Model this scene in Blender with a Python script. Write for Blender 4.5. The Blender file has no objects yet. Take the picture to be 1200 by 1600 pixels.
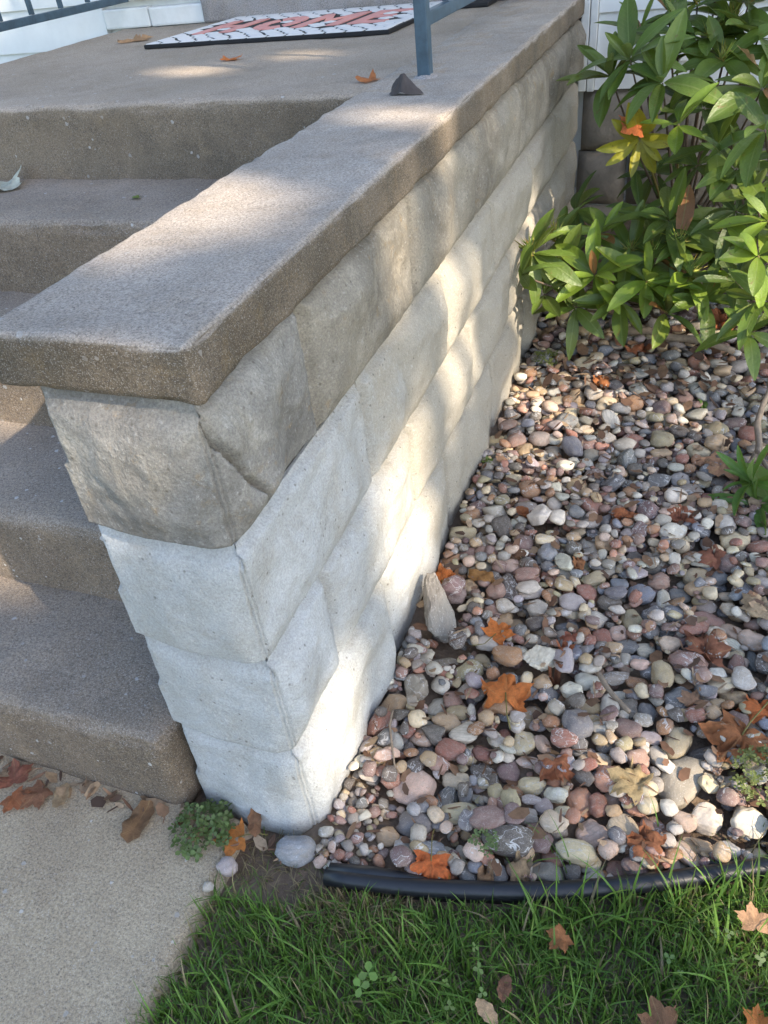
import bpy, bmesh, math, random
import numpy as np
from mathutils import Vector, Matrix, noise, Quaternion

# ------------------------------------------------------------------ camera, sky, sun, exposure
sc = bpy.context.scene
col = sc.collection
R = math.radians
cam_d = bpy.data.cameras.new('camera'); cam = bpy.data.objects.new('camera', cam_d); col.objects.link(cam)
cam.location = (0.4421, -0.5723, 1.1703)
cam.rotation_euler = (0.9057, 0.0982, 0.3365)
cam_d.sensor_fit = 'VERTICAL'; cam_d.sensor_height = 24.0; cam_d.sensor_width = 18.0
cam_d.lens = 1215.4 / 1600 * 24.0
cam_d.clip_start = 0.02; cam_d.clip_end = 500
sc.camera = cam

SUN_EL, SUN_AZ = R(37), R(-24)          # elevation; azimuth measured from +X towards +Y
SUN = Vector((math.cos(SUN_EL) * math.cos(SUN_AZ), math.cos(SUN_EL) * math.sin(SUN_AZ), math.sin(SUN_EL)))
w = bpy.data.worlds.new('World'); sc.world = w; w.use_nodes = True
nt = w.node_tree; bg = nt.nodes['Background']
sky = nt.nodes.new('ShaderNodeTexSky'); sky.sky_type = 'NISHITA'; sky.sun_disc = False
sky.sun_elevation = SUN_EL; sky.sun_rotation = math.pi / 2 - SUN_AZ
nt.links.new(sky.outputs[0], bg.inputs[0]); bg.inputs[1].default_value = 0.15
sl = bpy.data.lights.new('sun', 'SUN'); sl.energy = 3.6; sl.angle = R(0.53); sl.color = (1, 0.86, 0.68)
so = bpy.data.objects.new('sun', sl); col.objects.link(so)
so.rotation_euler = SUN.to_track_quat('Z', 'Y').to_euler()
sc.view_settings.view_transform = 'Standard'; sc.view_settings.look = 'None'
sc.view_settings.exposure = 1.68; sc.view_settings.gamma = 1.0; sc.view_settings.use_curve_mapping = False
sc.render.engine = 'CYCLES'
sc.cycles.use_denoising = True
sc.cycles.max_bounces = 8; sc.cycles.diffuse_bounces = 4; sc.cycles.transmission_bounces = 4

PEBBLES = """0.071 0.485 0.0727 0.0348 -61 tan a;0.104 0.392 0.0276 0.0201 14 grey a;0.081 0.564 0.0265 0.0234 -7 purple r;0.166 0.595 0.0207 0.0196 103 mauve r;0.104 0.607 0.0193 0.0187 103 cream r;0.191 0.617 0.0372 0.0198 -68 darkgrey r;0.223 0.646 0.025 0.0164 21 mauve r;0.235 0.609 0.0263 0.0157 28 lightgrey r;0.286 0.711 0.03 0.022 -64 white a;0.246 0.73 0.0217 0.0202 13 blue r;0.177 0.691 0.0193 0.0186 132 pink r;0.221 0.531 0.0228 0.021 104 tan r;0.255 0.565 0.0209 0.0207 14 grey a;0.321 0.601 0.0252 0.0191 40 lavender r;0.321 0.559 0.0228 0.0126 14 slate r;0.378 0.585 0.0178 0.0171 40 white a;0.358 0.532 0.0199 0.0164 104 rust r;0.394 0.536 0.0255 0.0181 -68 red r;0.421 0.558 0.0171 0.0165 14 pink r;0.321 0.517 0.0205 0.0177 -58 grey r;0.443 0.596 0.0265 0.0206 104 olive r;0.483 0.625 0.0236 0.0173 14 slate r;0.453 0.674 0.0245 0.0232 28 blue r;0.5 0.669 0.0266 0.0146 -80 lightgrey r;0.531 0.701 0.0207 0.0184 13 slate r;0.539 0.667 0.0191 0.0155 14 white r;0.407 0.689 0.0172 0.0143 13 white r;0.355 0.683 0.0267 0.0162 25 olive r;0.347 0.638 0.022 0.0186 -41 rust r;0.396 0.627 0.0233 0.0177 14 darkgrey r;0.487 0.716 0.0226 0.0188 13 mauve r;0.559 0.752 0.025 0.0209 71 olive r;0.602 0.753 0.0206 0.019 13 slate r;0.568 0.791 0.0219 0.0131 -7 white r;0.585 0.64 0.0301 0.0212 2 mauve r;0.622 0.712 0.02 0.0119 13 cream r;0.623 0.666 0.0148 0.0137 14 cream r;0.632 0.616 0.0233 0.0138 -35 pink r;0.668 0.599 0.0252 0.0202 -7 pink r;0.638 0.556 0.0172 0.0089 14 cream r;0.632 0.583 0.0161 0.0108 -9 white r;0.559 0.577 0.0275 0.0144 30 red r;0.598 0.605 0.0203 0.018 14 lightgrey a;0.517 0.539 0.0213 0.0175 39 pink r;0.474 0.534 0.0198 0.0149 27 white r;0.434 0.523 0.0287 0.0143 25 slate r;0.468 0.499 0.0209 0.0149 -6 blue r;0.502 0.497 0.0166 0.0162 104 mauve r;0.553 0.495 0.0328 0.0259 -17 mauve r;0.286 0.431 0.0358 0.0346 60 white a;0.229 0.412 0.0277 0.0203 -9 rust r;0.333 0.422 0.0243 0.0171 104 lavender r;0.381 0.413 0.0254 0.0194 15 lightgrey r;0.428 0.435 0.0239 0.0134 15 grey r;0.467 0.431 0.0207 0.0126 8 rust r;0.508 0.45 0.0268 0.0181 -77 olive r;0.468 0.464 0.0162 0.0117 14 pink r;0.162 0.38 0.0287 0.0199 34 olive r;0.175 0.423 0.0151 0.0122 14 olive r;0.126 0.427 0.0193 0.0172 104 darkgrey r;0.12 0.298 0.0241 0.0169 90 lightgrey r;0.076 0.321 0.0264 0.0239 105 grey a;0.046 0.272 0.0271 0.0241 71 tan a;0.147 0.311 0.0189 0.0162 105 mauve r;0.164 0.284 0.019 0.0136 15 olive r;0.188 0.291 0.0147 0.0079 -72 white r;0.108 0.254 0.0157 0.0094 15 white r;0.151 0.256 0.0251 0.0167 -2 tan r;0.189 0.237 0.0251 0.0182 27 lightgrey r;0.131 0.19 0.0205 0.0176 -65 slate r;0.098 0.185 0.0126 0.0122 105 darkgrey a;0.172 0.198 0.0238 0.0204 -8 red r;0.07 0.145 0.0176 0.0127 15 pink a;0.134 0.111 0.0348 0.0247 47 pink r;0.187 0.113 0.0264 0.0185 78 slate r;0.221 0.094 0.0318 0.0154 27 cream a;0.24 0.178 0.0262 0.0192 -25 darkgrey r;0.277 0.197 0.0186 0.0185 15 purple r;0.197 0.152 0.0221 0.0152 16 cream r;0.24 0.132 0.0169 0.0064 10 lightgrey r;0.271 0.133 0.0146 0.0123 -49 olive r;0.296 0.123 0.0175 0.0134 -61 olive r;0.292 0.166 0.0171 0.0124 16 rust r;0.321 0.18 0.0223 0.0164 16 cream r;0.363 0.166 0.0186 0.0123 -2 white r;0.38 0.142 0.0159 0.0098 16 cream r;0.347 0.142 0.0147 0.0146 16 lavender r;0.327 0.118 0.0147 0.0143 16 lightgrey r;0.325 0.145 0.0155 0.0086 16 lavender r;0.368 0.104 0.0204 0.0165 -24 cream r;0.348 0.078 0.0229 0.0177 -29 purple r;0.409 0.076 0.0291 0.0169 5 cream r;0.371 0.037 0.0266 0.0174 11 grey a;0.308 0.055 0.0389 0.0234 5 darkgrey r;0.271 0.074 0.0287 0.0177 32 purple r;0.308 0.091 0.0168 0.015 -59 purple r;0.24 0.062 0.0154 0.0122 86 slate r;0.174 0.046 0.0122 0.0104 16 red r;0.211 0.029 0.0129 0.0093 3 white a;0.237 0.035 0.0111 0.0093 -5 white a;0.117 0.021 0.0177 0.0167 16 tan a;0.148 0.015 0.0145 0.0119 16 lightgrey a;0.44 0.049 0.0181 0.0125 25 lightgrey r;0.472 0.075 0.0153 0.0129 16 mauve r;0.408 0.047 0.0128 0.0124 106 darkgrey r;0.428 0.121 0.0223 0.022 59 pink r;0.475 0.139 0.0257 0.0233 -26 cream r;0.441 0.215 0.0223 0.0215 -9 salmon r;0.403 0.174 0.0224 0.0201 -54 salmon r;0.43 0.169 0.0181 0.014 -74 red r;0.36 0.198 0.0175 0.0115 21 salmon r;0.417 0.251 0.0298 0.0147 15 cream r;0.294 0.316 0.0226 0.0225 105 tan r;0.292 0.255 0.023 0.0193 68 cream r;0.257 0.262 0.0186 0.0125 -65 red r;0.324 0.258 0.0187 0.0126 -53 pink r;0.359 0.26 0.0229 0.0163 3 red r;0.377 0.293 0.026 0.0225 -65 slate r;0.419 0.307 0.0184 0.0113 5 white r;0.46 0.32 0.024 0.0199 -4 purple r;0.398 0.33 0.0174 0.0132 15 tan r;0.391 0.363 0.0189 0.0149 15 tan r;0.426 0.372 0.0221 0.0168 -76 white r;0.458 0.373 0.0162 0.0161 105 darkgrey r;0.49 0.37 0.0182 0.0155 -69 slate r;0.437 0.405 0.0188 0.0111 15 white r;0.484 0.338 0.0153 0.0115 2 grey r;0.5 0.314 0.0175 0.0101 5 lavender r;0.516 0.29 0.0182 0.0165 -24 white r;0.544 0.319 0.034 0.0205 67 olive r;0.553 0.244 0.0477 0.0288 71 grey r;0.584 0.357 0.0155 0.0108 -85 tan r;0.593 0.322 0.0265 0.0137 27 darkgrey r;0.63 0.434 0.0241 0.0185 1 tan a;0.61 0.46 0.0236 0.0144 15 cream r;0.604 0.483 0.0152 0.0115 14 white r;0.609 0.505 0.0236 0.0118 14 grey r;0.641 0.526 0.023 0.0157 -83 mauve r;0.545 0.415 0.0316 0.0226 38 slate r;0.596 0.185 0.0244 0.0238 55 white a;0.562 0.171 0.0179 0.0155 -21 pink r;0.583 0.14 0.0233 0.0127 5 tan r;0.628 0.148 0.017 0.0128 0 white r;0.567 0.119 0.0224 0.013 -48 pink r;0.655 0.199 0.0262 0.0261 -9 white a;0.59 0.242 0.019 0.0148 -71 cream a;0.63 0.273 0.017 0.0136 3 white a;0.517 0.154 0.0183 0.0168 -57 mauve r;0.513 0.221 0.0142 0.0132 -58 grey r;0.483 0.259 0.019 0.0155 15 mauve r;0.675 0.489 0.0174 0.0158 105 lightgrey r;0.671 0.556 0.0243 0.0109 104 slate r;0.671 0.157 0.0169 0.0136 5 cream a;0.338 0.349 0.0165 0.0132 -23 grey r;0.34 0.233 0.0138 0.0105 15 lavender r;0.225 0.216 0.0162 0.0135 -8 red r;0.209 0.245 0.0149 0.0123 15 rust r;0.217 0.301 0.0184 0.0147 15 red r;0.526 0.257 0.0151 0.0117 -10 white a;0.676 0.419 0.0156 0.0134 -14 grey r;0.617 0.31 0.0123 0.0106 15 rust r;0.433 0.309 0.0109 0.0084 15 grey r;0.455 0.16 0.0124 0.0094 16 tan r;0.307 0.221 0.0196 0.0095 15 pink r;0.549 1.231 0.0288 0.0264 -13 cream r;0.281 1.123 0.0223 0.0178 101 lightgrey r;0.236 1.053 0.02 0.0169 54 white r;0.159 1.034 0.0224 0.0214 84 cream r;0.25 0.848 0.0209 0.0177 102 white r;0.213 0.834 0.0253 0.0234 47 white a;0.276 0.812 0.0215 0.0201 13 lightgrey r;0.332 0.799 0.0342 0.0179 -76 lightgrey a;0.353 0.886 0.022 0.0209 89 slate a;0.249 0.729 0.0213 0.021 103 blue r;0.289 0.71 0.0298 0.0194 -74 white a;0.177 0.689 0.0202 0.0193 103 pink r;0.099 0.867 0.0267 0.0249 -31 lightgrey a;0.052 0.88 0.0244 0.0213 102 purple r;0.196 0.902 0.0242 0.0173 4 red r;0.43 0.782 0.0221 0.0196 71 darkgrey r;0.362 0.781 0.0151 0.0119 103 blue r;0.511 1.091 0.0239 0.0217 101 lavender r;0.306 0.925 0.0134 0.0093 102 white r;0.358 0.679 0.0244 0.0152 21 olive r;0.202 1.633 0.0333 0.025 47 cream r;0.327 1.652 0.0285 0.0236 98 grey r;0.393 1.641 0.0327 0.0248 99 grey r;0.443 1.634 0.0308 0.0183 99 grey r;0.543 1.562 0.036 0.0274 17 lightgrey r;0.465 1.571 0.0286 0.0265 -2 lavender r;0.632 1.48 0.0284 0.0217 100 grey r;0.575 1.453 0.0281 0.0235 100 lavender r;0.318 1.32 0.0351 0.0204 -60 white a;0.258 1.276 0.019 0.0163 10 cream r;0.228 1.413 0.0385 0.0183 100 cream r;0.205 1.355 0.0241 0.0172 100 cream r;0.237 1.172 0.0322 0.0254 -48 slate r;0.287 1.166 0.0212 0.0207 11 grey r;0.187 1.178 0.0272 0.0205 101 grey r;0.171 1.099 0.028 0.0184 101 pink r;0.21 1.136 0.0206 0.0144 101 olive r;0.309 1.061 0.024 0.0191 11 purple r;0.373 1.145 0.0277 0.0249 82 slate a;0.39 1.057 0.0218 0.0208 11 darkgrey r;0.234 0.9 0.0213 0.0207 28 mauve r;0.288 0.886 0.0175 0.0167 -4 slate r;0.156 0.928 0.0198 0.0152 102 mauve r;0.132 0.804 0.0278 0.0219 -58 darkgrey a;0.079 0.774 0.0223 0.0182 102 lightgrey a;0.045 0.773 0.0277 0.0269 12 olive a;0.102 0.977 0.024 0.0204 102 darkgrey r;0.11 0.905 0.0184 0.0176 -4 olive r;0.116 1.008 0.0192 0.0182 101 cream r;0.116 1.149 0.0257 0.0241 119 tan r;0.237 0.758 0.0207 0.0152 13 cream r;0.219 0.646 0.0246 0.017 13 mauve r;0.23 0.609 0.0235 0.0148 25 lightgrey r;0.165 0.593 0.0187 0.0186 13 mauve r;0.103 0.604 0.0192 0.0169 103 tan r;0.079 0.563 0.0243 0.0221 -1 purple r;0.347 0.642 0.0214 0.018 -29 red r;0.405 0.641 0.0216 0.0169 -2 slate r;0.409 0.691 0.0174 0.0153 13 blue r;0.458 0.808 0.0168 0.0147 103 grey r;0.509 0.91 0.0159 0.0152 118 cream r;0.456 0.923 0.0134 0.012 12 lightgrey r;0.552 0.829 0.0237 0.0169 5 rust r;0.57 0.79 0.0203 0.0131 -10 white r;0.602 0.759 0.0208 0.0176 25 slate r;0.6 1.106 0.0312 0.0281 83 darkgrey r;0.57 1.034 0.0246 0.0201 102 red r;0.459 1.191 0.0244 0.017 20 tan r;0.407 0.847 0.0158 0.0146 102 lavender r;0.433 0.858 0.0217 0.0164 70 purple r;0.518 0.8 0.0164 0.0124 103 grey r;0.581 0.868 0.0257 0.0155 103 grey r;0.203 1.464 0.0287 0.0268 99 tan r;0.367 1.427 0.0268 0.0249 119 rust r;0.296 1.433 0.0241 0.022 62 cream r;0.159 1.42 0.0254 0.0197 99 cream r;0.069 1.386 0.0253 0.0181 100 mauve r;0.052 1.469 0.0223 0.0186 99 tan r;0.601 1.341 0.0149 0.0149 10 lightgrey r;0.523 1.311 0.0221 0.0152 100 lightgrey r;0.444 1.414 0.0265 0.0244 79 purple r;0.499 1.485 0.0277 0.0244 99 mauve r;0.086 1.494 0.0186 0.0151 9 tan r;0.076 1.306 0.0239 0.0159 100 grey r;0.019 1.296 0.0333 0.0159 100 pink r;0.029 1.188 0.0238 0.0223 10 olive r;0.074 1.229 0.0252 0.0198 100 grey r"""
CRACK = [(-0.017, 0.789), (-0.002, 0.766), (0.007, 0.742), (0.028, 0.703), (0.039, 0.672), (0.059, 0.642), (0.062, 0.618)]
WHORLS = """A 0.230 2.050 0.746 0.175 9 g;A 0.329 1.950 0.703 0.180 9 g;A 0.347 2.200 0.781 0.173 8 g;A 0.231 2.300 0.782 0.144 8 g;A 0.175 2.100 0.698 0.157 8 g;A 0.437 2.200 0.768 0.173 9 b;A 0.492 2.300 0.791 0.167 9 b;A 0.479 2.100 0.726 0.178 9 b;A 0.565 2.200 0.761 0.185 9 b;A 0.283 1.950 0.565 0.133 8 y;A 0.386 1.850 0.619 0.127 5 l;A 0.446 2.100 0.604 0.169 8 d;A 0.584 1.950 0.678 0.180 8 g;A 0.309 2.300 0.827 0.143 7 g;A 0.528 2.300 0.837 0.167 8 d;A 0.386 2.350 0.840 0.145 7 b;B 0.541 1.650 0.558 0.161 10 g;B 0.587 1.600 0.658 0.175 9 g;B 0.492 1.850 0.561 0.154 8 g;B 0.591 1.600 0.519 0.150 9 g;B 0.450 1.900 0.499 0.127 7 d;B 0.624 1.500 0.482 0.126 8 l;B 0.614 1.450 0.415 0.116 9 l;B 0.560 1.700 0.440 0.138 8 d;B 0.642 1.450 0.303 0.136 9 g;B 0.585 1.600 0.289 0.135 8 d;B 0.517 1.750 0.300 0.133 8 d;B 0.623 1.400 0.240 0.126 8 g;C 0.040 1.620 0.345 0.166 8 b;C 0.072 1.850 0.300 0.128 8 b;C 0.210 1.800 0.340 0.135 9 l;C 0.300 1.750 0.303 0.133 9 b;C 0.394 1.750 0.396 0.191 7 g;C 0.428 1.700 0.352 0.139 9 b;C 0.215 1.650 0.273 0.149 9 l;C 0.358 1.620 0.272 0.156 9 l;C 0.296 1.600 0.222 0.147 8 g;C 0.464 1.650 0.282 0.148 9 l;C 0.170 1.620 0.187 0.139 7 g;C 0.420 1.600 0.190 0.147 8 g;C 0.514 1.600 0.232 0.136 8 g;C 0.113 1.950 0.356 0.121 7 d;C 0.304 1.950 0.357 0.131 8 d;C 0.076 1.620 0.222 0.139 5 g;C 0.033 1.500 0.327 0.112 5 g;C 0.117 1.700 0.269 0.132 9 b;C 0.365 1.700 0.315 0.120 7 b;C 0.524 1.800 0.354 0.124 8 b;D 0.663 1.050 0.033 0.115 9 u;D 0.666 0.980 -0.045 0.118 7 w;D 0.708 0.950 -0.099 0.119 6 w;D 0.722 1.000 -0.004 0.114 6 w;D 0.647 0.930 -0.074 0.097 6 w;D 0.680 1.000 0.008 0.101 8 u"""
PATCHES = [(0.0, 0.916, 0.476, 0.15), (0.0, 0.82, 0.36, 0.11), (0.0, 0.665, 0.285, 0.08), (0.0, 0.541, 0.216, 0.13), (0.0, 0.417, 0.19, 0.08), (0.0, 0.221, 0.108, 0.06), (0.0, 0.092, 0.079, 0.07), (0.0, 0.668, 0.299, 0.06), (0.0, 1.088, 0.283, 0.05), (0.0, 0.613, 0.691, 0.05), (0.0, 1.229, 0.796, 0.05), (0.0, 0.738, 0.766, 0.07), (-0.203, 0.442, 0.857, 0.08), (-0.192, 0.333, 0.857, 0.05), (-0.09, 0.908, 0.857, 0.07), (0.0, 0.95, 0.812, 0.06), (0.262, 1.422, 0.01, 0.19), (0.136, 1.535, 0.01, 0.1), (0.326, 1.328, 0.01, 0.06), (0.16, 1.499, 0.01, 0.05), (0.163, 1.078, 0.01, 0.05), (0.634, 0.23, 0.01, 0.09), (0.67, 0.184, 0.01, 0.1), (0.499, 0.222, 0.01, 0.045), (0.571, 0.145, 0.01, 0.05), (0.06, 1.6, 0.269, 0.1), (0.099, 1.8, 0.309, 0.08), (0.363, 1.6, 0.244, 0.11), (0.267, 1.65, 0.294, 0.07), (0.473, 1.65, 0.283, 0.07), (0.289, 1.93, 0.527, 0.06), (0.613, 1.5, 0.428, 0.07), (0.639, 1.45, 0.32, 0.06), (0.211, 1.8, 0.331, 0.06), (0.0, 1.804, 0.402, 0.03), (0.655, 0.058, 0.03, 0.06), (-0.902, 1.556, 0.857, 0.06), (-0.619, 1.712, 0.857, 0.04), (-0.902, 0.53, 0.377, 0.05), (-0.802, 0.273, 0.17, 0.05), (0.496, 1.915, 0.03, 0.05)]
LEAVES = [(0.047, 0.592, 0.08, 'orange', 20, 0.4), (0.126, 0.625, 0.067, 'ochre', 80, 0.8), (0.194, 0.466, 0.08, 'orange', -30, 0.6), (0.246, 0.317, 0.11, 'orange', 10, 0.35), (0.17, 0.858, 0.052, 'rust', 50, 0.9), (0.394, 0.899, 0.068, 'rust', 100, 0.8), (0.607, 1.158, 0.127, 'tan', 150, 0.35), (0.353, 0.209, 0.075, 'rust', 200, 1.0), (0.483, 0.201, 0.095, 'straw', 70, 0.6), (0.581, 0.523, 0.104, 'russet', -10, 0.2), (0.642, 0.342, 0.134, 'rust', 150, 0.5), (0.674, 0.404, 0.087, 'orange', 30, 0.8), (0.204, -0.016, 0.079, 'orange', 190, 0.5), (0.286, -0.012, 0.051, 'tan', 0, 1.0), (0.334, 0.01, 0.058, 'tan', 20, 0.9), (0.517, 0.105, 0.087, 'rust', 80, 0.7), (0.563, 0.404, 0.055, 'tan', 40, 0.4), (0.67, 0.649, 0.086, 'straw', -20, 0.4), (0.655, 0.02, 0.068, 'peach', 10, 0.5), (0.332, -0.192, 0.047, 'straw', 60, 0.7), (0.348, -0.158, 0.045, 'brown', 0, 0.8), (0.547, -0.141, 0.079, 'brown', 30, 0.4), (0.658, -0.106, 0.061, 'orange', 0, 0.5), (0.41, -0.072, 0.061, 'rust', 140, 1.0), (-0.288, -0.082, 0.079, 'brown', 0, 0.8), (-0.112, -0.061, 0.073, 'orange', 120, 0.6), (-0.557, -0.06, 0.08, 'russet', 40, 0.6), (-0.494, -0.083, 0.075, 'brown', 160, 0.7), (-0.45, -0.079, 0.053, 'tan', 20, 0.6), (-0.532, -0.106, 0.065, 'rust', 250, 0.5), (-0.09, -0.034, 0.046, 'brown', 20, 0.7), (0.334, 0.487, 0.044, 'russet', 20, 0.6), (0.327, 0.452, 0.051, 'rust', 300, 0.9), (0.549, 1.453, 0.05, 'green', 0, 0.2), (0.043, 1.054, 0.043, 'green', 90, 0.5), (0.319, 0.712, 0.051, 'rust', 10, 0.9), (0.325, 0.395, 0.037, 'russet', 70, 1.0), (0.056, 1.818, 0.088, 'tan', 70, 0.8), (0.587, 1.93, 0.136, 'rust', 20, 0.7), (0.354, 1.739, 0.097, 'rust', 120, 0.7), (0.523, 0.914, 0.077, 'russet', 10, 0.5), (0.592, 0.795, 0.082, 'russet', 70, 0.4), (0.268, 1.517, 0.079, 'rust', 30, 0.6)]
LANDING_LEAVES = [(-1.562, 2.257, 0.126, 'tan', 30, 0.7), (-0.848, 1.682, 0.056, 'orange', 0, 0.4), (-0.268, 1.268, 0.056, 'rust', 60, 1.0), (-0.124, 1.148, 0.051, 'grey', 0, 1.4)]


rng = np.random.default_rng(7)
random.seed(7)

# ------------------------------------------------------------------ helpers
def top(o, label, cat=None, group=None, kind=None):
    o['label'] = label
    if cat: o['category'] = cat
    if group: o['group'] = group
    if kind: o['kind'] = kind
    return o
def link(name, me, m=None, parent=None):
    o = bpy.data.objects.new(name, me); col.objects.link(o)
    if m and not me.materials: me.materials.append(m)
    if parent: o.parent = parent
    return o
def mesh(name, v, f, smooth=True):
    me = bpy.data.meshes.new(name); me.from_pydata([tuple(map(float, p)) for p in v], [], f); me.update()
    if smooth: me.polygons.foreach_set('use_smooth', [True] * len(me.polygons))
    return me
def big_mesh(name, V, F, colors=None, smooth=True):
    """numpy verts (n,3) and triangles (m,3), optional per-vertex colours"""
    me = bpy.data.meshes.new(name); n, m = len(V), len(F)
    me.vertices.add(n); me.vertices.foreach_set('co', np.asarray(V, np.float32).ravel())
    me.loops.add(m * 3); me.loops.foreach_set('vertex_index', np.asarray(F, np.int32).ravel())
    me.polygons.add(m); me.polygons.foreach_set('loop_start', np.arange(0, m * 3, 3, dtype=np.int32))
    me.polygons.foreach_set('loop_total', np.full(m, 3, np.int32))
    me.update(calc_edges=True)
    if smooth: me.polygons.foreach_set('use_smooth', np.ones(m, bool))
    if colors is not None:
        a = me.color_attributes.new('tint', 'FLOAT_COLOR', 'POINT')
        c = np.ones((n, 4), np.float32); c[:, :3] = colors; a.data.foreach_set('color', c.ravel())
    me.validate(); return me
def empty(name, loc=(0, 0, 0)):
    o = bpy.data.objects.new(name, None); col.objects.link(o); o.location = loc; o.empty_display_size = .05; return o
def s2l(r, g, b):
    return tuple(((c / 255 + .055) / 1.055) ** 2.4 if c > 10 else c / 255 / 12.92 for c in (r, g, b))
def box(name, x0, x1, y0, y1, z0, z1, m, parent=None, bev=0.004):
    bm = bmesh.new(); bmesh.ops.create_cube(bm, size=1)
    for v in bm.verts: v.co = Vector(((x0 + x1) / 2 + v.co.x * (x1 - x0), (y0 + y1) / 2 + v.co.y * (y1 - y0), (z0 + z1) / 2 + v.co.z * (z1 - z0)))
    if bev: bmesh.ops.bevel(bm, geom=bm.edges[:], offset=bev, segments=2, affect='EDGES', profile=.6)
    me = bpy.data.meshes.new(name); bm.to_mesh(me); bm.free()
    return link(name, me, m, parent)
def axis_coords(a, b, step, fine=None):
    n = max(2, int(round((b - a) / step))); L = list(np.linspace(a, b, n + 1))
    if fine:
        e = [fine * t for t in (.12, .3, .5, .75, 1.0)]
        L = sorted(set([round(x, 5) for x in L if a + fine * 1.15 < x < b - fine * 1.15] + [round(a, 5), round(b, 5)] + [round(a + t, 5) for t in e] + [round(b - t, 5) for t in e]))
    return L
def lattice(X, Y, Z):
    idx = {}; V = []; F = []
    def g(i, j, k):
        if (i, j, k) not in idx: idx[(i, j, k)] = len(V); V.append((X[i], Y[j], Z[k]))
        return idx[(i, j, k)]
    nx, ny, nz = len(X) - 1, len(Y) - 1, len(Z) - 1
    for j in range(ny):
        for k in range(nz):
            F.append((g(0, j, k), g(0, j, k + 1), g(0, j + 1, k + 1), g(0, j + 1, k))); F.append((g(nx, j, k), g(nx, j + 1, k), g(nx, j + 1, k + 1), g(nx, j, k + 1)))
    for i in range(nx):
        for k in range(nz):
            F.append((g(i, 0, k), g(i + 1, 0, k), g(i + 1, 0, k + 1), g(i, 0, k + 1))); F.append((g(i, ny, k), g(i, ny, k + 1), g(i + 1, ny, k + 1), g(i + 1, ny, k)))
    for i in range(nx):
        for j in range(ny):
            F.append((g(i, j, 0), g(i, j + 1, 0), g(i + 1, j + 1, 0), g(i + 1, j, 0))); F.append((g(i, j, nz), g(i + 1, j, nz), g(i + 1, j + 1, nz), g(i, j + 1, nz)))
    return V, F
def N3(x, y, z, s, sd=0): return noise.noise(Vector((x * s + sd * 7.3, y * s - sd * 3.1, z * s + sd * 1.7)))
def slab(name, x0, x1, y0, y1, z0, z1, r, mats, parent, step=.03, rough=.0012, chip=.004, zstep=None):
    """poured concrete slab: rounded worn arrises, slightly uneven faces, second material on the upright faces"""
    V, F = lattice(axis_coords(x0, x1, step, r), axis_coords(y0, y1, step, r), axis_coords(z0, z1, zstep or step, r))
    out = []
    for (x, y, z) in V:
        rr = r * (1 + .25 * N3(x, y, z, 9))
        c = Vector((min(max(x, x0 + rr), x1 - rr), min(max(y, y0 + rr), y1 - rr), min(max(z, z0 + rr), z1 - rr)))
        d = Vector((x, y, z)) - c
        if d.length > 1e-7:
            ne = sum(1 for q in d if abs(q) > rr * .2)
            p = c + d.normalized() * rr
            k = N3(x, y, z, 14, 2) * rough * 1.6 + N3(x, y, z, 45, 3) * rough
            if ne >= 2: k -= max(0, N3(x, y, z, 30, 5) - .15) * chip * 2
            p += d.normalized() * k
        else: p = Vector((x, y, z))
        out.append(p)
    me = mesh(name, out, F)
    me.materials.append(mats[0])
    return link(name, me, None, parent)
def tube(pts, rad, n=8, rough=0, seed=0):
    V = []; F = []; pts = [Vector(p) for p in pts]
    for i, p in enumerate(pts):
        t = (pts[min(i + 1, len(pts) - 1)] - pts[max(i - 1, 0)]).normalized()
        u = t.orthogonal().normalized() if i == 0 else (u - t * u.dot(t)).normalized()
        v = t.cross(u)
        for k in range(n):
            a = 2 * math.pi * k / n; q = (u * math.cos(a) + v * math.sin(a))
            V.append(p + q * rad[i] * (1 + rough * noise.noise(p * 60 + q * 1.5 + Vector((seed, 0, 0)))))
    for i in range(len(pts) - 1):
        for k in range(n): F.append((i * n + k, i * n + (k + 1) % n, (i + 1) * n + (k + 1) % n, (i + 1) * n + k))
    F.append(tuple(reversed(range(n)))); F.append(tuple(range((len(pts) - 1) * n, len(pts) * n)))
    return V, F
def bez(a, b, c, n):
    a, b, c = Vector(a), Vector(b), Vector(c)
    return [(a * (1 - t) ** 2 + b * 2 * t * (1 - t) + c * t * t) for t in [i / n for i in range(n + 1)]]

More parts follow.
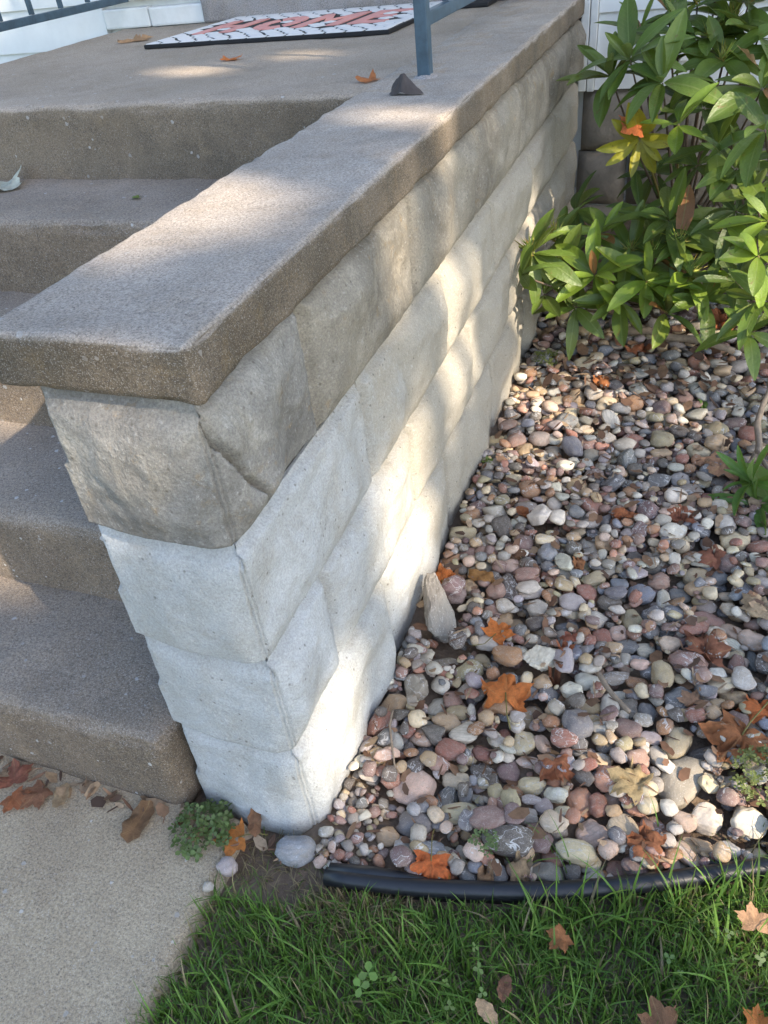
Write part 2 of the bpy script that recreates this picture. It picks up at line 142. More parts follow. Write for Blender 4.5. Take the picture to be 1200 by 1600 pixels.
# ------------------------------------------------------------------ materials
class Mat:
    def __init__(s, name):
        s.m = bpy.data.materials.new(name); s.m.use_nodes = True; s.t = s.m.node_tree; s.b = s.t.nodes['Principled BSDF']
        s.co = s.t.nodes.new('ShaderNodeTexCoord')
        s.obj = s.co.outputs['Object']
    def n(s, typ, **kw):
        x = s.t.nodes.new(typ)
        for k, v in kw.items():
            if isinstance(k, str) and hasattr(x, k): setattr(x, k, v)
        return x
    def ln(s, a, b): s.t.links.new(a, b)
    def noise(s, scale, detail=4, rough=.6, vec=None, dist=0):
        x = s.n('ShaderNodeTexNoise'); x.inputs['Scale'].default_value = scale; x.inputs['Detail'].default_value = detail
        x.inputs['Roughness'].default_value = rough; x.inputs['Distortion'].default_value = dist; s.ln(vec or s.obj, x.inputs['Vector']); return x.outputs['Fac']
    def voro(s, scale, vec=None, feature='F1', out='Distance', rnd=1):
        x = s.n('ShaderNodeTexVoronoi'); x.feature = feature; x.inputs['Scale'].default_value = scale; x.inputs['Randomness'].default_value = rnd; s.ln(vec or s.obj, x.inputs['Vector']); return x.outputs[out]
    def ramp(s, f, a, b, c0=0., c1=1.):
        x = s.n('ShaderNodeMapRange'); x.clamp = True
        for i, v in zip((1, 2, 3, 4), (a, b, c0, c1)): x.inputs[i].default_value = v
        s.ln(f, x.inputs[0]); return x.outputs[0]
    def mix(s, f, a, b, mode='MIX'):
        x = s.n('ShaderNodeMix'); x.data_type = 'RGBA'; x.blend_type = mode
        for sock, v in ((x.inputs[0], f), (x.inputs[6], a), (x.inputs[7], b)):
            if isinstance(v, (int, float)): sock.default_value = v
            elif isinstance(v, tuple): sock.default_value = (*v[:3], 1)
            else: s.ln(v, sock)
        return x.outputs[2]
    def math(s, op, a, b=0.):
        x = s.n('ShaderNodeMath'); x.operation = op
        for sock, v in ((x.inputs[0], a), (x.inputs[1], b)):
            if isinstance(v, (int, float)): sock.default_value = v
            else: s.ln(v, sock)
        return x.outputs[0]
    def bump(s, h, strength=.4, dist=.002, prev=None):
        x = s.n('ShaderNodeBump'); x.inputs['Strength'].default_value = strength; x.inputs['Distance'].default_value = dist; s.ln(h, x.inputs['Height'])
        if prev: s.ln(prev, x.inputs['Normal'])
        return x.outputs[0]
    def done(s, c, rough=.85, nrm=None, spec=.3):
        if isinstance(c, tuple): s.b.inputs['Base Color'].default_value = (*c[:3], 1)
        else: s.ln(c, s.b.inputs['Base Color'])
        if isinstance(rough, (int, float)): s.b.inputs['Roughness'].default_value = rough
        else: s.ln(rough, s.b.inputs['Roughness'])
        s.b.inputs['Specular IOR Level'].default_value = spec
        if nrm: s.ln(nrm, s.b.inputs['Normal'])
        return s.m
    def world(s): return s.n('ShaderNodeNewGeometry').outputs['Position']

def concrete(name, c_dark, c_light, u_dark=None, u_light=None, fleck=(.50, .48, .45), fleck_amt=.6, grain=280, warm=(.36, .27, .17), moss=.0, grit=.8):
    """top faces in c_dark to c_light; upright faces blend to the darker u_dark, u_light"""
    M = Mat(name)
    big = M.noise(3.2, 5, .62); mid = M.noise(24, 5, .65); fine = M.noise(grain, 4, .8); fine2 = M.noise(grain * 2.3, 2, .7)
    c = M.mix(M.ramp(big, .32, .68), c_dark, c_light)
    c = M.mix(M.ramp(mid, .45, .75, 0, .3), c, warm)
    c = M.mix(M.ramp(M.noise(5.5, 7, .7), .52, .70, 0, .45), c, M.mix(.55, c, (.10, .085, .07)))
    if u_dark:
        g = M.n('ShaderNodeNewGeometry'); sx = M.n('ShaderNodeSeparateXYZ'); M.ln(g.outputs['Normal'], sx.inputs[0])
        up = M.ramp(M.math('ADD', sx.outputs[2], M.math('MULTIPLY', M.math('SUBTRACT', mid, .5), .7)), .35, .85)  # surface normal picks the tone, darker on upright faces
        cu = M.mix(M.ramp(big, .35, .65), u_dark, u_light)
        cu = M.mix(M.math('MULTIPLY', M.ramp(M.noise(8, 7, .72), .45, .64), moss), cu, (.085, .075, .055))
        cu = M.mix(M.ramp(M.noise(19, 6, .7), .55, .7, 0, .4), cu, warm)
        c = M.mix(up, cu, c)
    c = M.mix(M.ramp(fine, .38, .58, grit, 0), c, M.mix(.7, c, (.04, .035, .032)))
    c = M.mix(M.ramp(fine2, .56, .66, 0, .5), c, M.mix(.65, c, (.75, .72, .68)))
    vd = M.voro(62); vc = M.voro(62, out='Color')
    sep = M.n('ShaderNodeSeparateColor'); M.ln(vc, sep.inputs[0])
    rad = M.math('ADD', M.math('MULTIPLY', sep.outputs[1], .30), M.math('MULTIPLY', M.math('SUBTRACT', M.noise(140, 2), .5), .35))
    f = M.math('MULTIPLY', M.ramp(M.math('SUBTRACT', vd, rad), -.02, .02, 1, 0), M.ramp(sep.outputs[0], .86, .89))
    c = M.mix(M.math('MULTIPLY', f, fleck_amt), c, M.mix(sep.outputs[2], fleck, tuple(x * .6 for x in fleck)))
    vd2 = M.voro(240); sep2 = M.n('ShaderNodeSeparateColor'); M.ln(M.voro(240, out='Color'), sep2.inputs[0])
    f2 = M.math('MULTIPLY', M.ramp(vd2, .2, .32, 1, 0), M.ramp(sep2.outputs[1], .70, .74))
    c = M.mix(M.math('MULTIPLY', f2, .45), c, (.06, .05, .045))
    n = M.bump(mid, .4, .008); n = M.bump(fine, .9, .003, n); n = M.bump(f, .4, .002, n)
    return M.done(c, .92, n, .2)
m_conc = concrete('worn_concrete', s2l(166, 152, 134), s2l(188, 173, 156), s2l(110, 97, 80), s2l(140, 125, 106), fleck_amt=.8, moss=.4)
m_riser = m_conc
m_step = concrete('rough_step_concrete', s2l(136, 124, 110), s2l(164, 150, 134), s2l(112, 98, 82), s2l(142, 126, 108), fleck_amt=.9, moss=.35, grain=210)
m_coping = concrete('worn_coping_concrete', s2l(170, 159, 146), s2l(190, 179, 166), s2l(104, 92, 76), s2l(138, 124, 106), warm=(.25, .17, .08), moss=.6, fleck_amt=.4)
m_walk = concrete('pale_pavement_concrete', s2l(168, 150, 124), s2l(202, 184, 154), grain=230, grit=.75, fleck_amt=.7, fleck=(.62, .58, .52))
m_sill = concrete('grey_sill_concrete', s2l(150, 146, 146), s2l(170, 166, 164))

def block_mat(name, paint, bare, lo, hi, stain=.5, far=None, gr=.7):
    """sandy block face, paint worn through where the noise is low"""
    M = Mat(name); P = M.world()
    g = M.noise(300, 4, .8, P); sand = M.noise(130, 4, .75, P); big = M.noise(4.5, 6, .6, P); patch = M.noise(13, 7, .7, P, .5)
    b = M.mix(M.ramp(patch, .36, .64), tuple(x * 1.12 for x in bare), tuple(x * .38 for x in bare))
    b = M.mix(M.ramp(M.noise(33, 5, .75, P), .58, .70, 0, .55), b, (.30, .20, .09))
    pt = M.mix(M.ramp(big, .35, .65), paint, tuple(x * y for x, y in zip(paint, (.84, .82, .77))))
    if far:       # the fresh white coat thins out along the side of the wall
        sx = M.n('ShaderNodeSeparateXYZ'); M.ln(P, sx.inputs[0])
        k = M.math('ADD', M.math('ADD', sx.outputs[1], M.math('MULTIPLY', sx.outputs[2], .45)), M.math('MULTIPLY', M.math('SUBTRACT', M.noise(7, 6, .7, P), .5), .9))
        pt = M.mix(M.ramp(k, .42, .78), pt, far)
    pt = M.mix(M.ramp(M.noise(17, 7, .72, P, .6), .46, .72, 0, stain), pt, (.30, .27, .215))
    f = M.math('ADD', M.math('MULTIPLY', big, .55), M.math('MULTIPLY', patch, .45))
    c = M.mix(M.ramp(f, lo, hi), b, pt)
    c = M.mix(M.ramp(g, .36, .60, gr, 0), c, M.mix(.6, c, (.05, .045, .04)))
    c = M.mix(M.ramp(sand, .57, .70, 0, .4), c, M.mix(.5, c, (.85, .84, .80)))
    pit = M.voro(85, P); ps = M.n('ShaderNodeSeparateColor'); M.ln(M.voro(85, P, out='Color'), ps.inputs[0])
    pitm = M.math('MULTIPLY', M.ramp(pit, .10, .24, 1, 0), M.ramp(ps.outputs[0], .78, .84))
    c = M.mix(M.math('MULTIPLY', pitm, .6), c, (.09, .075, .06))
    n = M.bump(patch, .4, .014); n = M.bump(sand, .8, .0035, n); n = M.bump(g, .5, .0016, n)
    return M.done(c, .94, n, .15)
m_paint = block_mat('white_painted_block', (.50, .515, .52), (.36, .33, .28), .29, .35, .45, (.40, .365, .30), .5)
m_wash = block_mat('worn_cream_block', (.42, .385, .325), (.28, .25, .20), .44, .58, .9)
m_bare = block_mat('weathered_bare_block', (.43, .415, .385), (.27, .255, .23), .47, .60, .9)
m_limewash = block_mat('limewashed_joint', (.40, .395, .37), (.30, .27, .23), .36, .48)
m_mortar = block_mat('mortar', (.22, .20, .17), (.13, .115, .095), .4, .55)

def metal(name, c):
    M = Mat(name); n = M.noise(40, 5, .6)
    return M.done(M.mix(M.ramp(n, .35, .7), c, tuple(x * .6 for x in c)), .42, M.bump(M.noise(160, 3), .15, .001), .5)
m_rail = metal('grey_blue_painted_iron', s2l(62, 84, 100))
def plain(name, c, rough=.6, var=.25, scale=30, spec=.3, bs=.2, bd=.002):
    M = Mat(name); return M.done(M.mix(M.ramp(M.noise(scale, 5, .65), .3, .7, 0, var), c, tuple(x * .45 for x in c)), rough, M.bump(M.noise(scale * 5, 4), bs, bd), spec)
m_board = plain('white_siding_paint', s2l(226, 228, 226), .55, .22, 6)
m_trim = plain('white_trim_paint', s2l(220, 222, 220), .5, .3, 14)
m_found = plain('foundation_stone', s2l(146, 139, 129), .9, .7, 12, .2, .6, .006)
m_plastic = plain('black_edging_plastic', (.012, .013, .016), .38, .3, 20, .5, .15)
m_rubber = plain('black_rubber', (.016, .016, .018), .7, .4, 40)
m_matwhite = plain('white_mat_stone', s2l(214, 212, 210), .75, .18, 60)
m_matpink = plain('pink_mat_stone', s2l(212, 150, 142), .75, .22, 60)
m_roof = plain('roof_shingle', s2l(90, 84, 80), .9, .5, 9)
m_bark = plain('bark', s2l(112, 98, 84), .9, .7, 60, .2, .8, .004)
m_twig = plain('weathered_twig', s2l(150, 134, 116), .9, .7, 80, .2, .7, .002)
m_stem = plain('green_brown_stem', s2l(122, 112, 62), .6, .6, 60)
m_dark = plain('dark_curled_leaf', s2l(78, 72, 70), .8, .5, 60, .2, .5, .003)

def pebble_mat(name, attr):
    M = Mat(name)
    if attr:
        a = M.n('ShaderNodeAttribute'); a.attribute_name = 'tint'; base = a.outputs['Color']; P = M.obj
        rnd = M.noise(7, 0)
    else:
        oi = M.n('ShaderNodeObjectInfo'); base = oi.outputs['Color']; rnd = oi.outputs['Random']
        add = M.n('ShaderNodeVectorMath'); add.operation = 'ADD'; M.ln(M.obj, add.inputs[0])
        cx = M.n('ShaderNodeCombineXYZ')
        for i in range(3): M.ln(M.math('MULTIPLY', rnd, (31., 17., 53.)[i]), cx.inputs[i])
        sca = M.n('ShaderNodeVectorMath'); sca.operation = 'SCALE'; sca.inputs['Scale'].default_value = 1 / 28
        M.ln(add.outputs[0], sca.inputs[0]); M.ln(cx.outputs[0], add.inputs[1]); P = sca.outputs[0]
    s = 1.
    c = M.mix(M.ramp(M.noise(38, 5, .65, P), .3, .68, 0, .75), base, M.mix(.55, base, (.15, .12, .10)))
    c = M.mix(M.ramp(M.noise(55, 3, .6, P, 1.), .60, .72, 0, .5), c, M.mix(.5, base, (.75, .72, .68)))
    sp = M.noise(420, 3, .8, P)
    spk = M.ramp(rnd, .35, .6)
    c = M.mix(M.math('MULTIPLY', M.ramp(sp, .56, .66), M.math('ADD', M.math('MULTIPLY', spk, .55), .12)), c, M.mix(.7, base, (.05, .045, .045)))
    c = M.mix(M.math('MULTIPLY', M.ramp(M.noise(520, 2, .7, P), .6, .68), .4), c, (.7, .68, .64))
    vn = M.math('ABSOLUTE', M.math('SUBTRACT', M.noise(26, 3, .6, P, .6), .5))
    r2 = M.math('FRACT', M.math('MULTIPLY', rnd, 7.31))
    c = M.mix(M.math('MULTIPLY', M.ramp(vn, .006, .016, 1, 0), M.ramp(r2, .62, .66, 0, .75)), c, (.62, .60, .56))
    sxz = M.n('ShaderNodeSeparateXYZ'); M.ln(P, sxz.inputs[0])
    bd = M.math('SINE', M.math('MULTIPLY', M.math('ADD', M.math('ADD', sxz.outputs[1], M.math('MULTIPLY', sxz.outputs[0], .4)), M.math('MULTIPLY', M.noise(30, 3, .6, P), .03)), 520.))
    r3 = M.math('FRACT', M.math('MULTIPLY', rnd, 13.7))
    c = M.mix(M.math('MULTIPLY', M.ramp(bd, .2, .8), M.ramp(r3, .78, .82, 0, .35)), c, M.mix(.6, base, (.10, .085, .075)))
    c = M.mix(M.ramp(M.noise(70, 5, .75, P), .48, .66, 0, .38), c, (.36, .31, .25))
    n = M.bump(M.noise(60, 5, .65, P), .45, .005); n = M.bump(sp, .4, .0012, n)
    return M.done(c, .85, n, .18)
m_peb = pebble_mat('river_pebble', False); m_pebs = pebble_mat('small_gravel', True)

def leaf_mat(name, rough=.36, trans=.3, spec=.45, vein=True, attr=False, under=1.15):
    M = Mat(name)
    if attr: a = M.n('ShaderNodeAttribute'); a.attribute_name = 'tint'; base = a.outputs['Color']
    else: oi = M.n('ShaderNodeObjectInfo'); base = oi.outputs['Color']
    c = M.mix(M.ramp(M.noise(3.2 if not attr else 30, 5, .65), .3, .72, 0, .45), base, M.mix(.6, base, (.03, .03, .008)))
    if vein:
        sx = M.n('ShaderNodeSeparateXYZ'); M.ln(M.obj, sx.inputs[0]); ay = M.math('ABSOLUTE', sx.outputs[1])
        c = M.mix(M.ramp(ay, .004, .012, .45, 0), c, (.22, .27, .09))
        wv = M.math('FRACT', M.math('ADD', M.math('MULTIPLY', sx.outputs[0], 14.), M.math('MULTIPLY', ay, -12.)))
        side = M.ramp(M.math('ABSOLUTE', M.math('SUBTRACT', wv, .5)), 0, .12, .12, 0)
        c = M.mix(side, c, (.22, .27, .09))
    if vein:
        c = M.mix(M.ramp(M.noise(9, 4, .7), .64, .70, 0, .7), c, (.16, .10, .03))
    g = M.n('ShaderNodeNewGeometry')
    c2 = M.mix(g.outputs['Backfacing'], c, M.mix(.45, c, (.20, .22, .11)))
    M.done(c2, rough, M.bump(M.noise(18 if not attr else 120, 4), .25, .01 if not attr else .002), spec)
    tr = M.n('ShaderNodeBsdfTranslucent'); M.ln(M.mix(.35, c, (.28, .34, .03)) if vein or attr else c, tr.inputs[0])
    mx = M.n('ShaderNodeMixShader'); mx.inputs[0].default_value = trans
    out = M.t.nodes['Material Output']; M.ln(M.b.outputs[0], mx.inputs[1]); M.ln(tr.outputs[0], mx.inputs[2]); M.ln(mx.outputs[0], out.inputs[0])
    return M.m
m_leaf = leaf_mat('rhododendron_leaf'); m_grass = leaf_mat('grass_blade', .5, .3, .3, False, True)
m_plant = leaf_mat('weed_leaf', .5, .3, .3, False, True); m_crown = leaf_mat('maple_crown_leaf', .5, .25, .3, False, True)
M_ = Mat('leaf_crumbs'); A_ = M_.n('ShaderNodeAttribute'); A_.attribute_name = 'tint'; m_litter = M_.done(M_.mix(M_.ramp(M_.noise(90, 4), .4, .7, 0, .5), A_.outputs['Color'], (.06, .035, .02)), .8)
def dry_mat():
    M = Mat('fallen_maple_leaf'); oi = M.n('ShaderNodeObjectInfo'); base = oi.outputs['Color']
    c = M.mix(M.ramp(M.noise(6, 6, .68), .35, .68, 0, .75), base, M.mix(.6, base, (.10, .045, .02)))
    c = M.mix(M.ramp(M.noise(26, 4, .7), .6, .7, 0, .6), c, (.07, .035, .02))
    sx = M.n('ShaderNodeSeparateXYZ'); M.ln(M.obj, sx.inputs[0])
    at = M.n('ShaderNodeMath'); at.operation = 'ARCTAN2'; M.ln(sx.outputs[0], at.inputs[0]); M.ln(M.math('ADD', sx.outputs[1], .28), at.inputs[1])
    v = M.math('ABSOLUTE', M.math('SUBTRACT', M.math('FRACT', M.math('ADD', M.math('MULTIPLY', at.outputs[0], 1.15), .5)), .5))
    c = M.mix(M.ramp(v, .0, .035, .55, 0), c, M.mix(.5, base, (.55, .40, .18)))
    M.done(c, .62, M.bump(M.noise(22, 5, .7), .5, .02), .3)
    tr = M.n('ShaderNodeBsdfTranslucent'); M.ln(c, tr.inputs[0]); mx = M.n('ShaderNodeMixShader'); mx.inputs[0].default_value = .22
    out = M.t.nodes['Material Output']; M.ln(M.b.outputs[0], mx.inputs[1]); M.ln(tr.outputs[0], mx.inputs[2]); M.ln(mx.outputs[0], out.inputs[0])
    return M.m
m_dry = dry_mat()

def ground_mat():
    M = Mat('garden_soil'); P = M.world()
    c = M.mix(M.ramp(M.noise(14, 6, .7, P), .3, .7), s2l(96, 82, 71), s2l(138, 121, 104))
    c = M.mix(M.ramp(M.noise(160, 4, .7, P), .55, .7, 0, .6), c, s2l(150, 132, 110))
    ln = M.n('ShaderNodeVectorMath'); ln.operation = 'LENGTH'; M.ln(P, ln.inputs[0])
    grass = M.mix(M.ramp(M.noise(9, 6, .7, P), .3, .7), (.035, .07, .016), (.07, .12, .03))
    c = M.mix(M.ramp(ln.outputs['Value'], 3.2, 4.5), c, grass)
    n = M.bump(M.noise(60, 6, .7, P), .8, .012)
    return M.done(c, .95, n, .15)
m_ground = ground_mat()

# ------------------------------------------------------------------ terrain
EX = [-.4, .02, .052, .191, .373, .504, .679, .9, 1.25, 3, 80]
EY = [-.09, -.085, -.076, -.057, -.003, .053, .13, .235, .40, 1.2, 30]
def edge_y(x): return np.interp(x, EX, EY)
def sm(a, b, t): t = np.clip((t - a) / (b - a), 0, 1); return t * t * (3 - 2 * t)
def base_h(x, y):
    x = np.asarray(x, float); y = np.asarray(y, float)
    inb = sm(-.01, .03, y - edge_y(x)) * sm(-.05, .0, x) * (1 - sm(1.28, 1.36, x))
    h = -.026 + inb * -.011
    thin = sm(.24, .06, x) * sm(.17, .0, y) * inb
    h = h + thin * .030
    h = h + .13 * sm(1.75, 2.7, y) * sm(-.2, 0, x)
    return h
def irregular(lo, hi, a, b, step):
    far = [-.3, -1, -2.5, -6, -14, -30, -60]
    return [lo + f for f in reversed(far)] + list(np.arange(lo, hi, step)) + [hi - f for f in far]
gx, gy = irregular(-.5, 1.6, 0, 0, .025), irregular(-.9, 2.9, 0, 0, .025)
GX, GY = np.meshgrid(gx, gy, indexing='ij'); GZ = base_h(GX, GY)
near = (np.abs(GX) < 2) & (np.abs(GY) < 3.2)
jit = np.array([noise.fractal(Vector((x * 14, y * 14, 0)), 1, 2, 4) for x, y in zip(GX.ravel(), GY.ravel())]).reshape(GX.shape)
GZ = GZ + np.where(near, jit * .006, 0)
nxg, nyg = GX.shape
gv = np.stack([GX.ravel(), GY.ravel(), GZ.ravel()], 1)
gf = [(i * nyg + j, (i + 1) * nyg + j, (i + 1) * nyg + j + 1, i * nyg + j + 1) for i in range(nxg - 1) for j in range(nyg - 1)]
g = link('ground', mesh('ground', gv, gf), m_ground); top(g, 'brown garden soil under the gravel and lawn', None, None, 'structure')

def walkway():
    xs = list(np.linspace(-2.2, -.3, 30)) + list(np.linspace(-.28, -.105, 14)); ys = list(np.linspace(-8, -1.2, 20)) + list(np.linspace(-1.18, -.028, 60))
    V = []; F = []
    for x in xs:
        for y in ys:
            e = (x + .105) / .175 + 1 if x > -.28 else 0
            xx = x + e * (.018 * noise.noise(Vector((y * 7, 0, 3))) + .008 * noise.noise(Vector((y * 31, 0, 3))))
            z = .0015 * noise.noise(Vector((x * 6, y * 6, 0))) + .0008 * noise.noise(Vector((x * 30, y * 30, 0)))
            if x > -.125: z -= .006 + .004 * noise.noise(Vector((y * 20, x * 9, 1)))
            if x > -.108: z -= .03
            V.append((xx, y, z))
    n = len(ys)
    for i in range(len(xs) - 1):
        for j in range(n - 1): F.append((i * n + j, (i + 1) * n + j, (i + 1) * n + j + 1, i * n + j + 1))
    o = link('walkway', mesh('walkway', V, F), m_walk); top(o, 'pale concrete walkway in front of the steps', None, None, 'structure')
walkway()

# ------------------------------------------------------------------ the stoop: steps, slab, block wing wall
HC, ZT, W = .7903, .8568, .221
YN = [-.0354, .2349, .53, .8255, 1.1456]
h = ZT / 5
stoop = empty('front_stoop', (-.6, 0, 0)); stoop.matrix_world = Matrix.Translation((-.6, 0, 0))
top(stoop, 'concrete front steps and landing with rock-faced block wing wall', 'stoop')
def under(o, par):
    o.parent = par; o.matrix_parent_inverse = par.matrix_basis.inverted(); return o
for k in range(4):
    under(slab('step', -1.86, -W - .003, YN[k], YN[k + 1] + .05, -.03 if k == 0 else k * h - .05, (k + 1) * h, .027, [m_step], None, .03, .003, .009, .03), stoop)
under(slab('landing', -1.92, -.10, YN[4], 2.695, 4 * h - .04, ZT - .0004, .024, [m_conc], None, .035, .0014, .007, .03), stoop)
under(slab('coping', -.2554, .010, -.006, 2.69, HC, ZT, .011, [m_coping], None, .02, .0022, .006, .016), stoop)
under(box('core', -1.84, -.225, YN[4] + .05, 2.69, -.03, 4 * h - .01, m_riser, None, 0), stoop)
under(box('mortar_bed', -W + .012, -.021, .021, 2.69, HC - .197, HC - .002, m_mortar, None, 0), stoop)
under(box('mortar_bed', -W + .012, -.019, .019, 2.69, -.05, HC - .1975, m_limewash, None, 0), stoop)

CR = [Vector(q) for q in CRACK]
def seg_d(p, a, b):
    ab = b - a; t = max(0, min(1, (p - a).dot(ab) / ab.length_squared)); return (p - a - ab * t).length
def rock_block(y0, y1, z0, z1, corner, mats, seed, fine):
    gap = .0026
    x0, x1 = -W + .008, 0.0
    ya, yb, za, zb = y0 + (0 if corner else gap), y1 - gap - (.004 if corner and z1 > HC - .01 else 0), z0 + gap, z1 - gap
    X = axis_coords(x0, x1, fine if corner else .05, .008 if corner else None); Y = axis_coords(ya, yb, fine, .012); Zs = axis_coords(za, zb, fine, .012)
    V, F = lattice(X, Y, Zs); out = []
    rs = random.Random(seed * 17 + 5); yc, zc = (ya + yb) / 2, (za + zb) / 2; hl, hh_ = (yb - ya) / 2, (zb - za) / 2
    FR = [(rs.uniform(.020, .030), 0, 0)] + [(rs.uniform(.012, .034), rs.uniform(-.075, .075) / hl * .2, rs.uniform(-.06, .06) / hh_ * .13) for _ in range(7)]
    FF = [(rs.uniform(.010, .016), 0, 0)] + [(rs.uniform(.008, .022), rs.uniform(-.11, .11), rs.uniform(-.09, .09)) for _ in range(6)]
    def facet(L, a, b):
        return -math.log(sum(math.exp(-(c0 + c1 * a + c2 * b) * 330) for c0, c1, c2 in L)) / 330
    tilt = .004 * noise.noise(Vector((seed * 3.3, 1, 2)))
    for (x, y, z) in V:
        dx = dy = 0
        dz_ = min(z - za, zb - z)
        if x > x1 - 1e-6:
            dl = min(dz_, yb - y) if corner else min(dz_, y - ya, yb - y)
            e = float(sm(0, .015, dl)); e2 = float(sm(.0, .055, dl))
            yw, zw = y + .03 * N3(seed, y, z, 7, 3), z + .03 * N3(seed, y, z, 7, 6)
            bul = e2 * (facet(FR, yw - yc, zw - zc) + .016 * N3(seed, y, z, 8.5, seed) + .006 * N3(seed, y * .7, z, 22, seed + 1) + .004) + .002 * N3(x, y, z, 48, seed)
            dx = -.0135 * (1 - e) + bul + tilt * (z - za) / .2
            if corner:
                ce = float(sm(0, .03, y - ya)); dx = dx * ce + (-.0135 * (1 - e) + .001) * (1 - ce)
                if z1 > HC - .01:
                    q = Vector((y, z)); d = min(seg_d(q, CR[i], CR[i + 1]) for i in range(len(CR) - 1))
                    d += .0012 * N3(0, y, z, 90, 3)
                    if d < .0046: dx -= .022 * (1 - d / .0046) ** .5
                    if y > .115 + .4 * (z - .6) - .06 and y < .23: dx -= .006 * float(sm(.10, .16, y)) * float(sm(.24, .2, y))
        if corner and y < ya + 1e-6:
            dl = min(dz_, (x - x0) * 2.2)
            e = float(sm(0, .030 if z > (za + zb) / 2 else .009, dl)); e2 = float(sm(0, .05, dl)) * float(sm(0, .04, x1 - x)) * float(sm(0, .10, x - x0)) * (1 if z0 > HC - .25 else .7)
            bul = e2 * (facet(FF, x + .1, z - zc) + .008 * N3(x, seed, z, 10, seed + 7) + .004 * N3(x, seed, z, 26, seed)) + .0014 * N3(x, y, z, 55, seed)
            lean = .013 * (zb - z) / .2 * float(sm(0, .03, x1 - x)) * float(sm(-.01, .10, x - x0))
            dy = .0150 * (1 - e) - bul - lean
        if corner and x > x1 - .006 and y < ya + .006:
            dx -= .003; dy += .003
            dx += .003 * N3(x, y, z, 40, 9)
        fx, fy = x + dx, y + dy
        if corner:
            ez = float(sm(0, .012, dz_))
            if x <= x1 - 1e-6: fx = min(fx, -.0137 * (1 - ez) - .0005)
            if y >= ya + 1e-6: fy = max(fy, .0150 * (1 - ez) + .0005)
            if y > yb - 1e-6 and x <= x1 - 1e-6: fx = min(fx, -.0138)
            if x < x0 + 1e-6 and y >= ya + 1e-6: fy = max(fy, .0152)
        out.append((fx, fy, z))
    me = mesh('block', out, F)
    me.materials.append(mats)
    return me
COURSES = [(HC - .2, HC - .001, [0, .262, .70, 1.15, 1.60, 2.05, 2.45, 2.69]), (HC - .4, HC - .2, [0, .418, .86, 1.31, 1.74, 2.2, 2.69]),
           (HC - .6, HC - .4, [0, .19, .61, 1.05, 1.5, 1.95, 2.4, 2.69]), (-.06, HC - .6, [0, .40, .82, 1.27, 1.7, 2.15, 2.69])]
for ci, (z0, z1, ys) in enumerate(COURSES):
    for bi in range(len(ys) - 1):
        fine = (.003 if ci == 0 and bi == 0 else .007) if bi < 2 else .012
        mm = (m_bare if bi == 0 else m_wash) if ci == 0 else m_paint
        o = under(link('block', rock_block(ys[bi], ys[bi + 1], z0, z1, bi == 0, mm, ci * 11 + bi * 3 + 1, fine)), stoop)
        if ci == 0 and bi == 0: o['label'] = 'cracked weathered grey corner block under the coping'

# ------------------------------------------------------------------ house front
house = empty('white_house', (1.5, 2.9, 0)); house.matrix_world = Matrix.Translation((1.5, 2.9, 0)); top(house, 'white clapboard house wall on a stone foundation behind the landing', 'house')
HB = 2.70
def clap(x0, x1, z0, z1):
    t0, t1 = .016, .004
    V = [(x0, HB - t0, z0), (x1, HB - t0, z0), (x1, HB - t1, z1 + .012), (x0, HB - t1, z1 + .012), (x0, HB + .02, z0), (x1, HB + .02, z0), (x1, HB + .02, z1 + .012), (x0, HB + .02, z1 + .012)]
    F = [(0, 1, 2, 3), (1, 5, 6, 2), (4, 0, 3, 7), (4, 5, 1, 0), (3, 2, 6, 7), (5, 4, 7, 6)]
    return under(link('board', mesh('board', V, F, False), m_board), house)
zs = [.555, .635] + [.635 + .16 * i for i in range(1, 15)]
for i in range(len(zs) - 1):
    clap(.060, 3.4, zs[i], zs[i + 1])
    clap(-5.0, -1.99 if zs[i] < .84 else -1.50, zs[i], zs[i + 1])
under(box('corner_trim', .002, .030, HB - .030, HB + .02, .553, 2.87, m_trim, None, .003), house)
under(box('corner_trim', .033, .058, HB - .026, HB + .02, .551, 2.87, m_trim, None, .003), house)
under(box('door_trim', -.20, -.002, HB - .02, HB + .02, .98, 2.87, m_trim, None, .003), house)
under(box('door_trim', -1.50, -1.36, HB - .02, HB + .02, .98, 2.87, m_trim, None, .003), house)
under(box('door', -1.358, -.202, HB + .0, HB + .03, .982, 2.87, m_board, None, .003), house)
under(slab('door_sill', -1.49, -.03, HB - .05, HB + .08, ZT + .001, .978, .01, [m_sill], None, .04), house)
under(box('painted_base_block', -1.985, -1.76, HB - .02, HB + .05, ZT + .001, .93, m_trim, None, .008), house)
under(box('painted_base_block', -1.754, -1.496, HB - .024, HB + .05, ZT + .001, .926, m_trim, None, .008), house)
under(box('wall_core', -5, 3.4, HB + .022, HB + .3, .2, 2.9, m_trim, None, 0), house)
def fstone(x0, x1, z0, z1, sd):
    V, F = lattice(axis_coords(x0, x1, .04), [HB - .012, HB + .02], axis_coords(z0, z1, .035)); out = []
    for (x, y, z) in V:
        if y < HB:
            d = min(x - x0, x1 - x, z - z0, z1 - z); y += .014 - .022 * float(sm(0, .04, d)) - .014 * N3(x, sd, z, 11, sd)
        out.append((x, y, z))
    return under(link('foundation_stone', mesh('foundation_stone', out, F), m_found), house)
for r_, (z0, z1) in enumerate([(.0, .135), (.14, .34), (.345, .548)]):
    x = .02 if r_ != 1 else -.2
    while x < 3.2:
        L = .40 + .06 * random.random(); fstone(max(x, .012), min(x + L - .008, 3.39), z0, z1, r_ * 9 + x); x += L
